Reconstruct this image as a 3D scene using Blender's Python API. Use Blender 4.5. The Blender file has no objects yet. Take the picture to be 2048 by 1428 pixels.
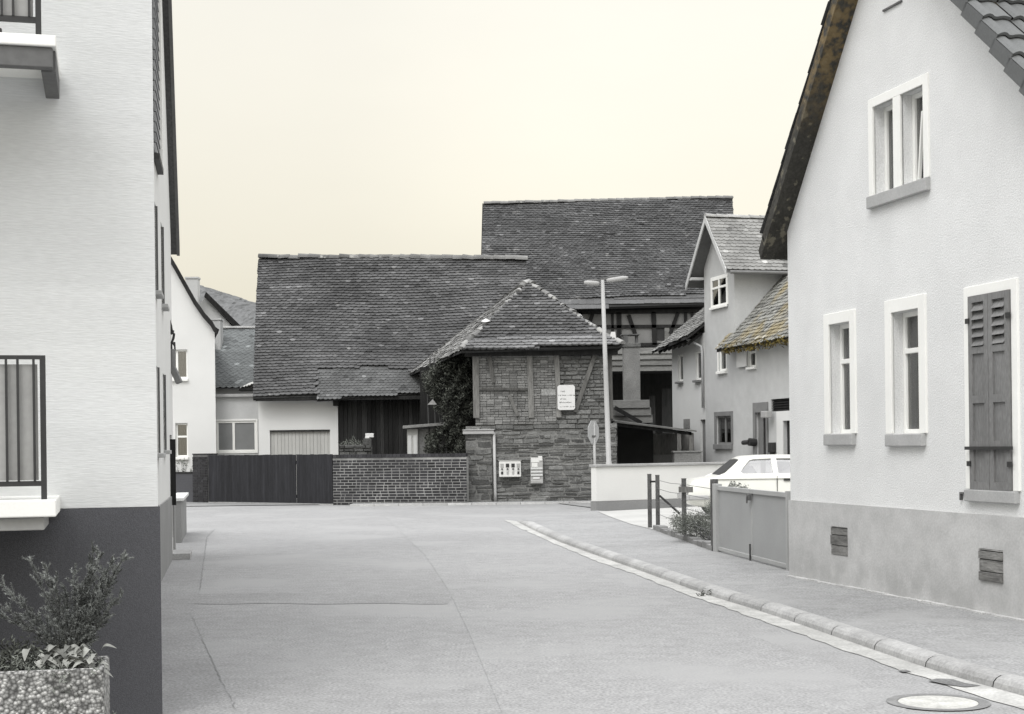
import bpy, math, random
from mathutils import Vector, Matrix
from mathutils.geometry import tessellate_polygon
R = random.Random(11)
COL = bpy.context.scene.collection
PI = math.pi
V = Vector

# ------------------------------------------------------------------ survey: the camera the photo was taken with
F, CX, CY, EYE = 3000.0, 1024.0, 890.0, 1.75
ROLL = math.radians(0.7)
CR, SR = math.cos(ROLL), math.sin(ROLL)
CAM = V((0, 0, EYE))
def ray(x, y):
    dx, dy = x - CX, y - CY
    return V(((dx * CR - dy * SR) / F, 1.0, -(dx * SR + dy * CR) / F))
def at(x, y, Y):                      # point at depth Y
    return CAM + ray(x, y) * Y
def ground(x, y, z=0.0):
    r = ray(x, y)
    return CAM + r * ((z - EYE) / r.z)
def hitplane(x, y, P, N):
    r = ray(x, y)
    return CAM + r * ((P - CAM).dot(N) / r.dot(N))

class Fr:                             # a facade: s along it (left to right), y into the building, z up
    def __init__(self, p, q):
        self.p = V((p[0], p[1], 0)); d = V((q[0] - p[0], q[1] - p[1], 0)).normalized()
        self.e = d; self.n = V((-d.y, d.x, 0)); self.a = math.atan2(d.y, d.x)
    def w(self, s, y, z): return self.p + self.e * s + self.n * y + V((0, 0, z))
    def loc(self, v):
        r = v - self.p
        return V((r.dot(self.e), r.dot(self.n), v.z))
    def px(self, x, y, d=0.0):
        r = ray(x, y)
        t = (d + (self.p - V((0, 0, 0))).dot(self.n)) / r.dot(self.n)
        l = self.loc(CAM + r * t)
        return l.x, l.z
    def rect(self, x0, y0, x1, y1, d=0.0):
        a = self.px(x0, (y0 + y1) / 2, d)[0]; b = self.px(x1, (y0 + y1) / 2, d)[0]
        xm = (x0 + x1) / 2
        return a, b, self.px(xm, y1, d)[1], self.px(xm, y0, d)[1]     # s0 s1 z0 z1

# ------------------------------------------------------------------ objects
def tag(o, label=None, cat=None, group=None, kind=None):
    if label: o['label'] = label
    if cat: o['category'] = cat
    if group: o['group'] = group
    if kind: o['kind'] = kind
    return o
def empty(name, fr, label, cat, group=None):
    o = bpy.data.objects.new(name, None); COL.objects.link(o)
    if isinstance(fr, Fr): o.location = fr.p; o.rotation_euler = (0, 0, fr.a)
    else: o.location = fr
    o.empty_display_size = .3
    return tag(o, label, cat, group)

class MB:
    def __init__(self): self.v = []; self.f = []; self.t = []
    def add(self, vs, fs, tone=1.0):
        b = len(self.v); self.v += [tuple(q) for q in vs]
        for f in fs: self.f.append(tuple(i + b for i in f)); self.t.append(tone)
        return self
    def quad(self, a, b, c, d, tone=1.0): return self.add([a, b, c, d], [(0, 1, 2, 3)], tone)
    def poly(self, pts, tone=1.0): return self.add(pts, [tuple(range(len(pts)))], tone)
    def box(self, x0, x1, y0, y1, z0, z1, tone=1.0):
        vs = [(x0,y0,z0),(x1,y0,z0),(x1,y1,z0),(x0,y1,z0),(x0,y0,z1),(x1,y0,z1),(x1,y1,z1),(x0,y1,z1)]
        return self.add(vs, [(0,3,2,1),(4,5,6,7),(0,1,5,4),(1,2,6,5),(2,3,7,6),(3,0,4,7)], tone)
    def slab(self, pts, off, tone=1.0):     # polygon extruded by vector off
        n = len(pts); off = V(off); ps = [V(p) for p in pts]
        vs = ps + [p + off for p in ps]
        fs = [tuple(range(n)), tuple(range(2 * n - 1, n - 1, -1))]
        fs += [(i, i + n, (i + 1) % n + n, (i + 1) % n) for i in range(n)]
        return self.add(vs, fs, tone)
    def bar(self, p, q, w, h, up=(0, 0, 1), tone=1.0):
        p, q = V(p), V(q); d = (q - p).normalized(); u = V(up)
        if abs(d.dot(u)) > .98: u = V((0, 1, 0))
        a = d.cross(u).normalized() * (w / 2); b = a.cross(d).normalized() * (h / 2)
        vs = [p-a-b, p+a-b, p+a+b, p-a+b, q-a-b, q+a-b, q+a+b, q-a+b]
        return self.add(vs, [(0,1,2,3),(7,6,5,4),(0,4,5,1),(1,5,6,2),(2,6,7,3),(3,7,4,0)], tone)
    def tube(self, path, rad, n=10, tone=1.0, cap=True):
        path = [V(p) for p in path]; m = len(path)
        if not isinstance(rad, (list, tuple)): rad = [rad] * m
        b = len(self.v)
        for i, p in enumerate(path):
            d = (path[min(i + 1, m - 1)] - path[max(i - 1, 0)]).normalized()
            u = V((0, 0, 1)) if abs(d.z) < .9 else V((1, 0, 0))
            a = d.cross(u).normalized(); c = a.cross(d).normalized()
            for k in range(n):
                t = 2 * PI * k / n
                self.v.append(tuple(p + (a * math.cos(t) + c * math.sin(t)) * rad[i]))
        for i in range(m - 1):
            for k in range(n):
                self.f.append((b+i*n+k, b+i*n+(k+1)%n, b+(i+1)*n+(k+1)%n, b+(i+1)*n+k)); self.t.append(tone)
        if cap:
            self.f.append(tuple(b + k for k in range(n - 1, -1, -1))); self.t.append(tone)
            self.f.append(tuple(b + (m - 1) * n + k for k in range(n))); self.t.append(tone)
        return self
    def build(self, name, m, parent=None, smooth=False, bevel=0.0, loc=None):
        me = bpy.data.meshes.new(name); me.from_pydata(self.v, [], self.f); me.update()
        at_ = me.attributes.new('tone', 'FLOAT', 'FACE'); at_.data.foreach_set('value', self.t)
        me.materials.append(m)
        if smooth: me.polygons.foreach_set('use_smooth', [True] * len(me.polygons))
        o = bpy.data.objects.new(name, me); COL.objects.link(o)
        if parent is not None: o.parent = parent
        if loc is not None: o.location = loc
        if bevel:
            md = o.modifiers.new('bevel', 'BEVEL'); md.width = bevel; md.segments = 2; md.limit_method = 'ANGLE'
        return o

def copy_tree(o, parent=None):
    c = o.copy(); COL.objects.link(c); c.parent = parent
    for ch in list(o.children): copy_tree(ch, c)
    return c

# ------------------------------------------------------------------ materials
def mat(name, col, rough=.88, var=.1, vs=1.2, fine=.06, fs=40, bump=.25, bd=.01, tone=False, stretch=(1, 1, 1),
        spots=None, spec=.3, metal=0.0, stain=None, bvs=None, mid=None, zr=None):
    if not isinstance(col, (tuple, list)): col = (col, col * 1.005, col * 0.995)
    m = bpy.data.materials.new(name); m.use_nodes = True
    nt = m.node_tree; N = nt.nodes; L = nt.links
    b = N['Principled BSDF']; b.inputs['Roughness'].default_value = rough
    b.inputs['Specular IOR Level'].default_value = spec; b.inputs['Metallic'].default_value = metal
    tc = N.new('ShaderNodeTexCoord'); mp = N.new('ShaderNodeMapping'); mp.inputs['Scale'].default_value = stretch
    L.new(tc.outputs['Object'], mp.inputs['Vector'])
    def noise(sc, det=4, src=None):
        n = N.new('ShaderNodeTexNoise'); n.inputs['Scale'].default_value = sc; n.inputs['Detail'].default_value = det
        L.new((src or mp).outputs[0], n.inputs['Vector']); return n
    def mrange(src, a, bb, lo=.3, hi=.7):
        r = N.new('ShaderNodeMapRange'); r.inputs['From Min'].default_value = lo; r.inputs['From Max'].default_value = hi
        r.inputs['To Min'].default_value = a; r.inputs['To Max'].default_value = bb; L.new(src, r.inputs['Value']); return r.outputs[0]
    def mul(a, bb):
        x = N.new('ShaderNodeMath'); x.operation = 'MULTIPLY'; L.new(a, x.inputs[0]); L.new(bb, x.inputs[1]); return x.outputs[0]
    n1 = noise(vs, 5); n2 = noise(fs, 5)
    f = mul(mrange(n1.outputs['Fac'], 1 - var, 1 + var), mrange(n2.outputs['Fac'], 1 - fine, 1 + fine))
    if mid: f = mul(f, mrange(noise(mid[0], 5).outputs['Fac'], 1 - mid[1], 1 + mid[1]))
    if tone:
        a = N.new('ShaderNodeAttribute'); a.attribute_name = 'tone'; f = mul(f, a.outputs['Fac'])
    vm = N.new('ShaderNodeVectorMath'); vm.operation = 'SCALE'; vm.inputs[0].default_value = col[:3]
    L.new(f, vm.inputs['Scale']); out = vm.outputs[0]
    if spots:                       # (colour, scale, threshold)
        n3 = noise(spots[1], 6); k = mrange(n3.outputs['Fac'], 0, 1, spots[2], spots[2] + .08)
        mx = N.new('ShaderNodeMix'); mx.data_type = 'RGBA'; L.new(k, mx.inputs[0]); L.new(out, mx.inputs[6])
        mx.inputs[7].default_value = (*spots[0], 1); out = mx.outputs[2]
    if stain:                       # second sort of patch: (colour, scale, threshold, amount)
        n4 = noise(stain[1], 4); k = mrange(n4.outputs['Fac'], 0, stain[3], stain[2], stain[2] + .15)
        if zr:                      # the growth keeps to one height of the board
            sx = N.new('ShaderNodeSeparateXYZ'); L.new(tc.outputs['Object'], sx.inputs[0])
            k = mul(k, mul(mrange(sx.outputs['Z'], 0, 1, zr[0], zr[1]), mrange(sx.outputs['Z'], 1, 0, zr[2], zr[3])))
        mx = N.new('ShaderNodeMix'); mx.data_type = 'RGBA'; L.new(k, mx.inputs[0]); L.new(out, mx.inputs[6])
        mx.inputs[7].default_value = (*stain[0], 1); out = mx.outputs[2]
    L.new(out, b.inputs['Base Color'])
    if bump:
        bn = noise(bvs, 3) if bvs else n2
        bp = N.new('ShaderNodeBump'); bp.inputs['Strength'].default_value = bump; bp.inputs['Distance'].default_value = bd
        L.new(bn.outputs['Fac'], bp.inputs['Height']); L.new(bp.outputs[0], b.inputs['Normal'])
    return m
def glass_mat(name, tint=.75, refl=.12):
    m = bpy.data.materials.new(name); m.use_nodes = True; N = m.node_tree.nodes; L = m.node_tree.links; N.clear()
    o = N.new('ShaderNodeOutputMaterial'); mx = N.new('ShaderNodeMixShader'); t = N.new('ShaderNodeBsdfTransparent')
    g = N.new('ShaderNodeBsdfGlossy'); g.inputs['Roughness'].default_value = .03
    t.inputs['Color'].default_value = (tint, tint, tint, 1)
    fr = N.new('ShaderNodeFresnel'); fr.inputs['IOR'].default_value = 1.5
    ad = N.new('ShaderNodeMath'); ad.inputs[1].default_value = refl; L.new(fr.outputs[0], ad.inputs[0]); ad.use_clamp = True
    L.new(ad.outputs[0], mx.inputs[0]); L.new(t.outputs[0], mx.inputs[1]); L.new(g.outputs[0], mx.inputs[2]); L.new(mx.outputs[0], o.inputs[0])
    return m

M = {}
M['asphalt'] = mat('asphalt_worn', (0.278, 0.279, 0.278), .9, .06, .3, .3, 44, .8, .008, stain=((.315, .316, .314), .42, .5, .8), mid=(5, .09))
M['asphalt_pave_left'] = mat('asphalt_footway', (0.262, 0.263, 0.262), .9, .1, .6, .3, 44, .6, .006, mid=(6, .08))
M['asphalt_dark'] = mat('asphalt_patch', (0.26, 0.261, 0.26), .9, .1, .6, .3, 44, .6, .006, mid=(6, .08))
M['asphalt_pave'] = mat('asphalt_pavement', (0.27, 0.272, 0.271), .9, .1, .5, .3, 44, .8, .008, stain=((.31, .311, .309), .9, .5, .6), mid=(6, .1))
M['asphalt_lane'] = mat('asphalt_lane', (0.285, 0.286, 0.285), .9, .06, .3, .3, 44, .8, .008, stain=((.315, .316, .314), .5, .5, .8), mid=(5, .09))
M['asphalt_repair'] = mat('asphalt_repair', (.15, .151, .15), .9, .1, .6, .3, 44, .8, .008)
M['crack'] = mat('crack_fill', .2, .9, .2, 3)
M['concrete'] = mat('concrete', (0.35, 0.35, 0.345), .9, .12, 1.5, .16, 40, .5, .006, tone=True, mid=(7, .1))
M['gutter'] = mat('gutter_concrete', (0.4, 0.4, 0.385), .9, .12, 1.2, .16, 40, .4, .005, tone=True, mid=(5, .12))
M['yard'] = mat('yard_paving', (0.41, 0.41, 0.395), .9, .1, .8, .08, 30, .3, .01)
M['earth'] = mat('earth_ground', .24, .95, .2, .3, .15, 12, .4, .03)
M['plaster_brush'] = mat('brushed_plaster', (.63, .64, .637), .9, .04, .8, .06, 44, .35, .007, stretch=(.3, 1, 2.2), mid=(3, .04))
M['plaster_house'] = mat('roughcast_plaster', (0.685, 0.69, 0.685), .92, .05, .7, .09, 60, .7, .009, mid=(3, .03))
M['plaster_white'] = mat('white_plaster', (0.645, 0.648, 0.635), .9, .04, .8, .03, 40, .2, .006)
M['plaster_wall'] = mat('white_garden_plaster', (0.66, 0.66, 0.64), .9, .04, 1, .03, 40, .2, .006)
M['plaster_grey'] = mat('grey_plaster', (.48, .485, .48), .92, .07, .8, .07, 30, .3, .01, mid=(3, .05))
M['plaster_pale'] = mat('pale_grey_plaster', (.58, .585, .575), .92, .06, .8, .05, 30, .3, .01)
M['plinth_dark'] = mat('dark_plinth_render', (.082, .083, .09), .95, .12, .6, .25, 150, .5, .006)
M['plinth_grey'] = mat('grey_plinth_render', (0.46, 0.46, 0.455), .92, .08, .8, .08, 40, .3, .008, stain=((.3, .3, .295), 3.2, .40, .4), mid=(4, .09), zr=(-.1, 0, .2, .5), spots=((.5, .5, .49), 2.6, .64))
M['plinth_mid'] = mat('mid_grey_render', .24, .92, .1, 1, .06, 40, .3, .008)
M['trim_white'] = mat('white_trim', (.82, .82, .79), .7, .03, 2, .02, 60, .05, .002)
M['stone_sill'] = mat('stone_sill', .37, .88, .1, 2, .08, 60, .25, .004)
M['sandstone'] = mat('sandstone_frame', .19, .9, .12, 3, .1, 60, .25, .004)
M['glass'] = glass_mat('window_glass', .8, .15)
M['glass_grey'] = mat('frosted_glass', (.2, .205, .205), .35, .08, 2, .02, 30, 0)
M['car_glass'] = glass_mat('car_window_glass', .8, .3)
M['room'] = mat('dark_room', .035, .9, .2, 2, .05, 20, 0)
M['curtain'] = mat('curtain_cloth', (.36, .36, .35), .95, .25, 6, .1, 60, .2, .01, stretch=(4, 4, .25))
M['curtain_white'] = mat('white_net_curtain', (.7, .7, .68), .95, .1, 6, .06, 60, .2, .01, stretch=(4, 4, .25))
M['shutter'] = mat('weathered_shutter_paint', (0.18, 0.18, 0.178), .8, .14, 3, .16, 50, .3, .004, stretch=(1, 1, .3), spots=((.3, .3, .29), 9, .66))
M['iron'] = mat('black_iron', .03, .6, .15, 5, .1, 60, .1, .002, spec=.4)
M['iron_grey'] = mat('grey_iron', .1, .6, .2, 5, .15, 60, .1, .002, spec=.4)
M['tile_old'] = mat('old_roof_tile', (0.082, 0.0825, 0.083), .95, .28, .55, .2, 25, .5, .008, tone=True, spots=((.2, .2, .195), 3.2, .67))
M['tile_new'] = mat('newer_roof_tile', (0.098, 0.1, 0.1), .95, .12, 1, .12, 25, .4, .006, tone=True)
M['tile_far'] = mat('far_barn_tile', (0.084, 0.085, 0.086), .95, .26, .5, .2, 25, .5, .008, tone=True, spots=((.2, .2, .197), 1.9, .65))
M['tile_grey'] = mat('grey_roof_tile', (0.23, 0.23, 0.222), .95, .15, 1, .15, 25, .4, .006, tone=True)
M['tile_moss'] = mat('lichen_roof_tile', (.21, .21, .195), .95, .15, 1, .15, 25, .4, .006, tone=True, stain=((.27, .215, .10), 1.1, .5, .6))
M['ridge'] = mat('mortared_ridge_tile', (.2, .2, .195), .95, .2, 2, .2, 30, .5, .01, tone=True, spots=((.34, .34, .32), 4, .62))
M['slate'] = mat('slate_roof', (.155, .165, .165), .8, .12, 1, .1, 30, .3, .006, tone=True)
M['slate_verge'] = mat('slate_cladding', (0.27, 0.275, 0.28), .8, .1, 1, .1, 30, .2, .004, tone=True)
M['pantile'] = mat('grey_pantile', (.135, .14, .14), .85, .1, 1, .1, 50, .2, .003, tone=True)
M['deck'] = mat('roof_deck', .03, .95, .2, 2, .1, 20, .2, .01)
M['verge'] = mat('lichened_verge_board', (0.05, 0.048, 0.042), .95, .3, 3, .25, 26, .6, .02, spots=((.14, .13, .10), 9, .58), stain=((.21, .15, .07), 9, .40, .7), zr=(5.4, 6.2, 6.5, 7.6))
M['lichen'] = mat('ochre_lichen', (.17, .13, .035), .95, .35, 6, .3, 50, .5, .01, tone=True)
M['timber_dark'] = mat('dark_timber', (.02, .02, .0195), .95, .35, 2, .3, 14, .4, .01, tone=True, stretch=(3, 3, .25))
M['timber_gate'] = mat('stained_gate_boards', (0.022, 0.0223, 0.0255), .85, .3, 2.5, .25, 18, .35, .006, tone=True, stretch=(3, 3, .2))
M['timber_grey'] = mat('weathered_oak', (0.165, 0.163, 0.155), .95, .25, 2, .25, 16, .4, .008, tone=True, stretch=(3, 3, .3))
M['timber_pale'] = mat('pale_weathered_boards', (0.165, 0.165, 0.158), .95, .2, 2, .2, 16, .4, .008, tone=True, stretch=(.5, 3, 3))
M['vent_board'] = mat('weathered_vent_boards', (.2, .198, .19), .95, .3, 6, .3, 22, .6, .01, tone=True, stretch=(.6, 3, 3))
M['soffit'] = mat('grey_painted_soffit', .13, .9, .1, 2, .1, 20, .2, .004)
M['infill'] = mat('clay_infill', (0.2, 0.2, 0.194), .95, .2, 2, .2, 24, .5, .012, tone=True)
M['infill_far'] = mat('limewashed_infill', (0.19, 0.19, 0.185), .95, .15, 1.2, .1, 24, .4, .01)
M['stone'] = mat('rubble_stone', (0.128, 0.129, 0.125), .95, .25, 3.2, .3, 22, .7, .02, tone=True)
M['mortar'] = mat('lime_mortar', (0.185, 0.185, 0.178), .95, .3, 2, .25, 30, .5, .01)
M['brick'] = mat('dark_clinker_brick', (0.03, 0.0297, 0.032), .8, .2, 3, .2, 50, .3, .004, tone=True)
M['joint'] = mat('brick_joint_mortar', (0.27, 0.27, 0.263), .95, .5, 1.1, .15, 40, .3, .004)
M['joint_dark'] = mat('dark_joint_mortar', (.12, .12, .12), .95, .3, 2, .15, 40, .3, .004)
M['leaf_dark'] = mat('dark_leaves', (0.062, 0.066, 0.056), .8, .3, 3, .1, 30, 0, tone=True)
M['needle'] = mat('conifer_needles', (0.15, 0.157, 0.15), .85, .3, 4, .1, 30, 0, tone=True)
M['leaf_pale'] = mat('pale_broad_leaves', (0.27, 0.275, 0.255), .7, .15, 6, .1, 40, .2, .004, tone=True)
M['leaf_mid'] = mat('mid_grey_leaves', (.17, .18, .16), .8, .2, 4, .1, 30, 0, tone=True)
M['bark'] = mat('shrub_bark', .06, .95, .2, 8, .2, 50, .3, .005)
M['soil'] = mat('potting_soil', .03, .95, .3, 12, .3, 50, .6, .02)
M['pole'] = mat('galvanised_pole', (0.38, 0.38, 0.375), .5, .06, 2, .03, 30, 0, spec=.5)
M['lamp_glass'] = mat('opal_lamp_cover', (0.36, 0.36, 0.355), .4, .03, 2, .02, 30, 0, spec=.4)
M['sign_back'] = mat('sign_back_aluminium', (.36, .365, .365), .5, .06, 3, .03, 30, 0, spec=.5)
M['board'] = mat('white_notice_board', (0.66, 0.66, 0.65), .5, .02, 2, .02, 30, 0)
M['ink'] = mat('sign_lettering', .12, .7, .2, 30, .1, 50, 0)
M['cream'] = mat('cream_enamel', (.68, .68, .66), .45, .04, 4, .03, 30, 0, spec=.5)
M['grey_enamel'] = mat('grey_enamel', (0.36, 0.36, 0.35), .5, .1, 4, .05, 30, 0)
M['car_paint'] = mat('cream_white_car_paint', (0.74, 0.74, 0.69), .22, .01, 2, .005, 30, 0, spec=.6)
M['rubber'] = mat('black_rubber', .025, .7, .1, 8, .1, 50, .1, .002)
M['chrome'] = mat('bright_trim', (.6, .6, .6), .25, .03, 3, .02, 40, 0, metal=.9)
M['tail_red'] = mat('tail_lamp_lens', (.2, .19, .19), .2, .05, 8, .02, 40, 0, spec=.6)
M['iron_post'] = mat('weathered_iron_post', (.09, .09, .088), .85, .3, 4, .3, 30, .4, .005)
M['gate_grey'] = mat('grey_sheet_gate_paint', (0.31, 0.315, 0.315), .6, .08, 1, .08, 120, .1, .001)
M['gate_frame'] = mat('light_gate_frame_paint', (0.36, 0.365, 0.36), .6, .08, 2, .05, 60, .1, .001)
M['pebble'] = None
M['hill'] = mat('wooded_hillside', (.13, .133, .134), 1, .12, .03, .15, .35, 0, tone=True)
M['manhole'] = mat('manhole_concrete', (0.45, 0.45, 0.425), .9, .12, 6, .16, 45, .4, .004, mid=(9, .12))
M['cast'] = mat('cast_iron_rim', .19, .8, .2, 8, .15, 60, .3, .003)
def pebble_mat():
    m = mat('washed_pebble_concrete', .4, .9, .1, 3, .1, 60, 0)
    nt = m.node_tree; N = nt.nodes; L = nt.links; b = N['Principled BSDF']
    tc = N.new('ShaderNodeTexCoord'); vo = N.new('ShaderNodeTexVoronoi'); vo.inputs['Scale'].default_value = 52
    L.new(tc.outputs['Object'], vo.inputs['Vector'])
    rp = N.new('ShaderNodeValToRGB'); rp.color_ramp.elements[0].color = (.16, .16, .155, 1); rp.color_ramp.elements[1].color = (.66, .66, .64, 1)
    L.new(vo.outputs['Color'], rp.inputs[0])
    r2 = N.new('ShaderNodeMapRange'); r2.inputs[1].default_value = .25; r2.inputs[2].default_value = .75; r2.inputs[3].default_value = 1.0; r2.inputs[4].default_value = .25
    L.new(vo.outputs['Distance'], r2.inputs[0])
    vm = N.new('ShaderNodeVectorMath'); vm.operation = 'SCALE'; L.new(rp.outputs[0], vm.inputs[0]); L.new(r2.outputs[0], vm.inputs['Scale'])
    L.new(vm.outputs[0], b.inputs['Base Color'])
    bp = N.new('ShaderNodeBump'); bp.invert = True; bp.inputs['Strength'].default_value = .9; bp.inputs['Distance'].default_value = .012
    L.new(vo.outputs['Distance'], bp.inputs['Height']); L.new(bp.outputs[0], b.inputs['Normal'])
    return m
M['pebble'] = pebble_mat()

# ------------------------------------------------------------------ building helpers
def wall(mb, outline, holes, reveal=.15, y=0.0):
    loops = [[V((a, b, 0)) for a, b in outline]]
    for h in holes: loops.append([V((h[0], h[2], 0)), V((h[1], h[2], 0)), V((h[1], h[3], 0)), V((h[0], h[3], 0))])
    flat = [p for l in loops for p in l]
    tris = tessellate_polygon(loops)
    mb.add([(p.x, y, p.y) for p in flat], [tuple(t) for t in tris])
    for h in holes:
        c = [(h[0], h[2]), (h[1], h[2]), (h[1], h[3]), (h[0], h[3])]
        for i in range(4):
            a, b = c[i], c[(i + 1) % 4]
            mb.quad((a[0], y, a[1]), (b[0], y, b[1]), (b[0], y + reveal, b[1]), (a[0], y + reveal, a[1]))
def shell(mb, outline, depth, y=0.0):
    n = len(outline)
    for i in range(n):
        a, b = outline[i], outline[(i + 1) % n]
        mb.quad((a[0], y, a[1]), (b[0], y, b[1]), (b[0], y + depth, b[1]), (a[0], y + depth, a[1]))
    mb.poly([(a, y + depth, b) for a, b in outline])
def window(root, h, depth=.13, fw=.05, mull=(), trans=(), surround=0, sill=None, frame='trim_white', sur_mat='trim_white',
           sill_mat='stone_sill', curtain=None, top_only=False, y=0.0, glass='glass', label=None, sill_out=.09, cur_frac=1.0):
    s0, s1, z0, z1 = h; yy = y + depth
    b = MB()
    b.box(s0, s0 + fw, yy - .05, yy, z0, z1); b.box(s1 - fw, s1, yy - .05, yy, z0, z1)
    b.box(s0 + fw, s1 - fw, yy - .05, yy, z0, z0 + fw); b.box(s0 + fw, s1 - fw, yy - .05, yy, z1 - fw, z1)
    for t in mull:
        c = s0 + (s1 - s0) * t; b.box(c - fw * .6, c + fw * .6, yy - .055, yy - .002, z0 + fw, z1 - fw)
    for t in trans:
        c = z0 + (z1 - z0) * t; b.box(s0 + fw, s1 - fw, yy - .06, yy - .004, c - fw * .55, c + fw * .55)
    w = b.build('window', M[frame], root, bevel=.006)
    if label: w['label'] = label
    p = MB(); p.box(s0 + fw * .5, s1 - fw * .5, yy - .02, yy - .012, z0 + fw * .5, z1 - fw * .5); p.build('pane', M[glass], w)
    if glass == 'glass':
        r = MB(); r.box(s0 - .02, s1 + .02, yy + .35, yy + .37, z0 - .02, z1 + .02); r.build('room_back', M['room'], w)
    if curtain:
        c = MB(); n = 26
        zb = z1 - (z1 - z0) * cur_frac
        for (a0, a1) in (curtain if isinstance(curtain, list) else [(0.02, .98)]):
            x0 = s0 + (s1 - s0) * a0; x1 = s0 + (s1 - s0) * a1
            for i in range(n):
                t0, t1 = i / n, (i + 1) / n
                c.quad((x0 + (x1-x0)*t0, yy + .035 + .02 * math.sin(i * 1.3), zb), (x0 + (x1-x0)*t1, yy + .035 + .02 * math.sin((i+1) * 1.3), zb),
                       (x0 + (x1-x0)*t1, yy + .035 + .02 * math.sin((i+1) * 1.3), z1), (x0 + (x1-x0)*t0, yy + .035 + .02 * math.sin(i * 1.3), z1))
        c.build('curtain', M['curtain_white' if isinstance(curtain, list) else 'curtain'], w, smooth=True)
    if surround:
        q = surround; b = MB(); o = .025
        zz = z0 if sill else z0 - q
        b.box(s0 - q, s0, y - o, y + .02, zz, z1 + q); b.box(s1, s1 + q, y - o, y + .02, zz, z1 + q); b.box(s0, s1, y - o, y + .02, z1, z1 + q)
        if not sill: b.box(s0, s1, y - o, y + .02, z0 - q, z0)
        b.build('surround', M[sur_mat], w, bevel=.005)
    if sill:
        b = MB(); g = surround * .6 + .02; b.box(s0 - g, s1 + g, y - sill_out, y + depth - .05, z0 - sill, z0 - .002); b.build('sill', M[sill_mat], w, bevel=.01)
    return w

def plane_axes(poly):
    ps = [V(p) for p in poly]
    n = V((0, 0, 0))
    for i in range(len(ps)):
        n += ps[i].cross(ps[(i + 1) % len(ps)])
    n.normalize()
    if n.z < 0: n = -n
    v = (V((0, 0, 1)) - n * n.z).normalized()
    u = v.cross(n).normalized()
    return u, v, n
def inside(poly, x, y):
    c = False; j = len(poly) - 1
    for i in range(len(poly)):
        (xi, yi), (xj, yj) = poly[i], poly[j]
        if (yi > y) != (yj > y) and x < (xj - xi) * (y - yi) / (yj - yi) + xi: c = not c
        j = i
    return c
def tiles(mb, poly, tw=.17, te=.145, th=.022, tone=(.75, 1.25), jit=.012, sag=.02, seed=1, skip=None, tail=.2, odd=.03, drop=.0):
    r = random.Random(seed); u, v, n = plane_axes(poly); O = V(poly[0])
    P2 = [((V(p) - O).dot(u), (V(p) - O).dot(v)) for p in poly]
    S2 = [((V(p) - O).dot(u), (V(p) - O).dot(v)) for p in skip] if skip else None
    u0 = min(p[0] for p in P2); u1 = max(p[0] for p in P2); v0 = min(p[1] for p in P2); v1 = max(p[1] for p in P2)
    rows = int((v1 - v0) / te) + 1; base_t = 1.0
    ph = [r.uniform(0, 6.28) for _ in range(6)]
    for i in range(rows):
        vv = v0 + i * te; rj = r.uniform(-.3, .3) * jit
        off = (i % 2) * tw / 2 + r.uniform(-.1, .1) * tw
        vm_ = vv + te * .45; xs_ = []
        for q in range(len(P2)):
            (xa, ya), (xb, yb) = P2[q], P2[q - 1]
            if (ya > vm_) != (yb > vm_): xs_.append(xa + (xb - xa) * (vm_ - ya) / (yb - ya))
        if len(xs_) < 2: continue
        lo_, hi_ = min(xs_) - r.uniform(0, .02), max(xs_) + r.uniform(0, .02)
        for k in range(int((u1 - u0) / tw) + 2):
            uu = u0 + off + (k - 1) * tw + tw / 2
            ua, ub = max(uu - tw / 2, lo_), min(uu + tw / 2, hi_)
            if ub - ua < .035: continue
            uu = (ua + ub) / 2
            if S2 and inside(S2, uu, vv + te * .45): continue
            if drop and r.random() < drop: continue
            w = math.sin(uu * .9 + ph[0]) * .5 + math.sin(uu * .37 + vv * .8 + ph[1]) * .5
            vb = vv + rj + r.uniform(-1, 1) * jit + w * sag
            nb = th * 2 + r.uniform(0, 1) * jit * .9 + math.sin(uu * .55 + ph[2]) * math.sin(vv * .9 + ph[3]) * sag
            a = r.uniform(-1, 1) * jit * .6
            if k == 0 or r.random() < .45: base_t = r.uniform(*tone)
            tn = base_t * r.uniform(.93, 1.07)
            if r.random() < odd: tn *= r.uniform(1.3, 1.9)
            elif r.random() < odd: tn *= .6
            hw = (ub - ua) * .496; m = 5; bot = []
            for q in range(m):
                t = q / (m - 1) * 2 - 1
                bot.append((uu + hw * t, vb - te * tail * (1 - t * t) + a * t))
            top = [(uu + hw, vb + te * 1.45), (uu - hw, vb + te * 1.45)]
            nt_ = nb - th * 1.35
            vs = [O + u * x + v * y + n * nb for x, y in bot] + [O + u * x + v * y + n * nt_ for x, y in top] + [O + u * x + v * y + n * (nb - th) for x, y in bot]
            fs = [(0, 1, 2, 3, 4, 5, 6)] + [(q + 7, q + 8, q + 1, q) for q in range(m - 1)]
            mb.add(vs, fs, tn)
    return mb
def deck(mb, poly, th=.08, off=.0):
    u, v, n = plane_axes(poly)
    mb.slab([V(p) - n * off for p in poly], n * -th); return mb
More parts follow.
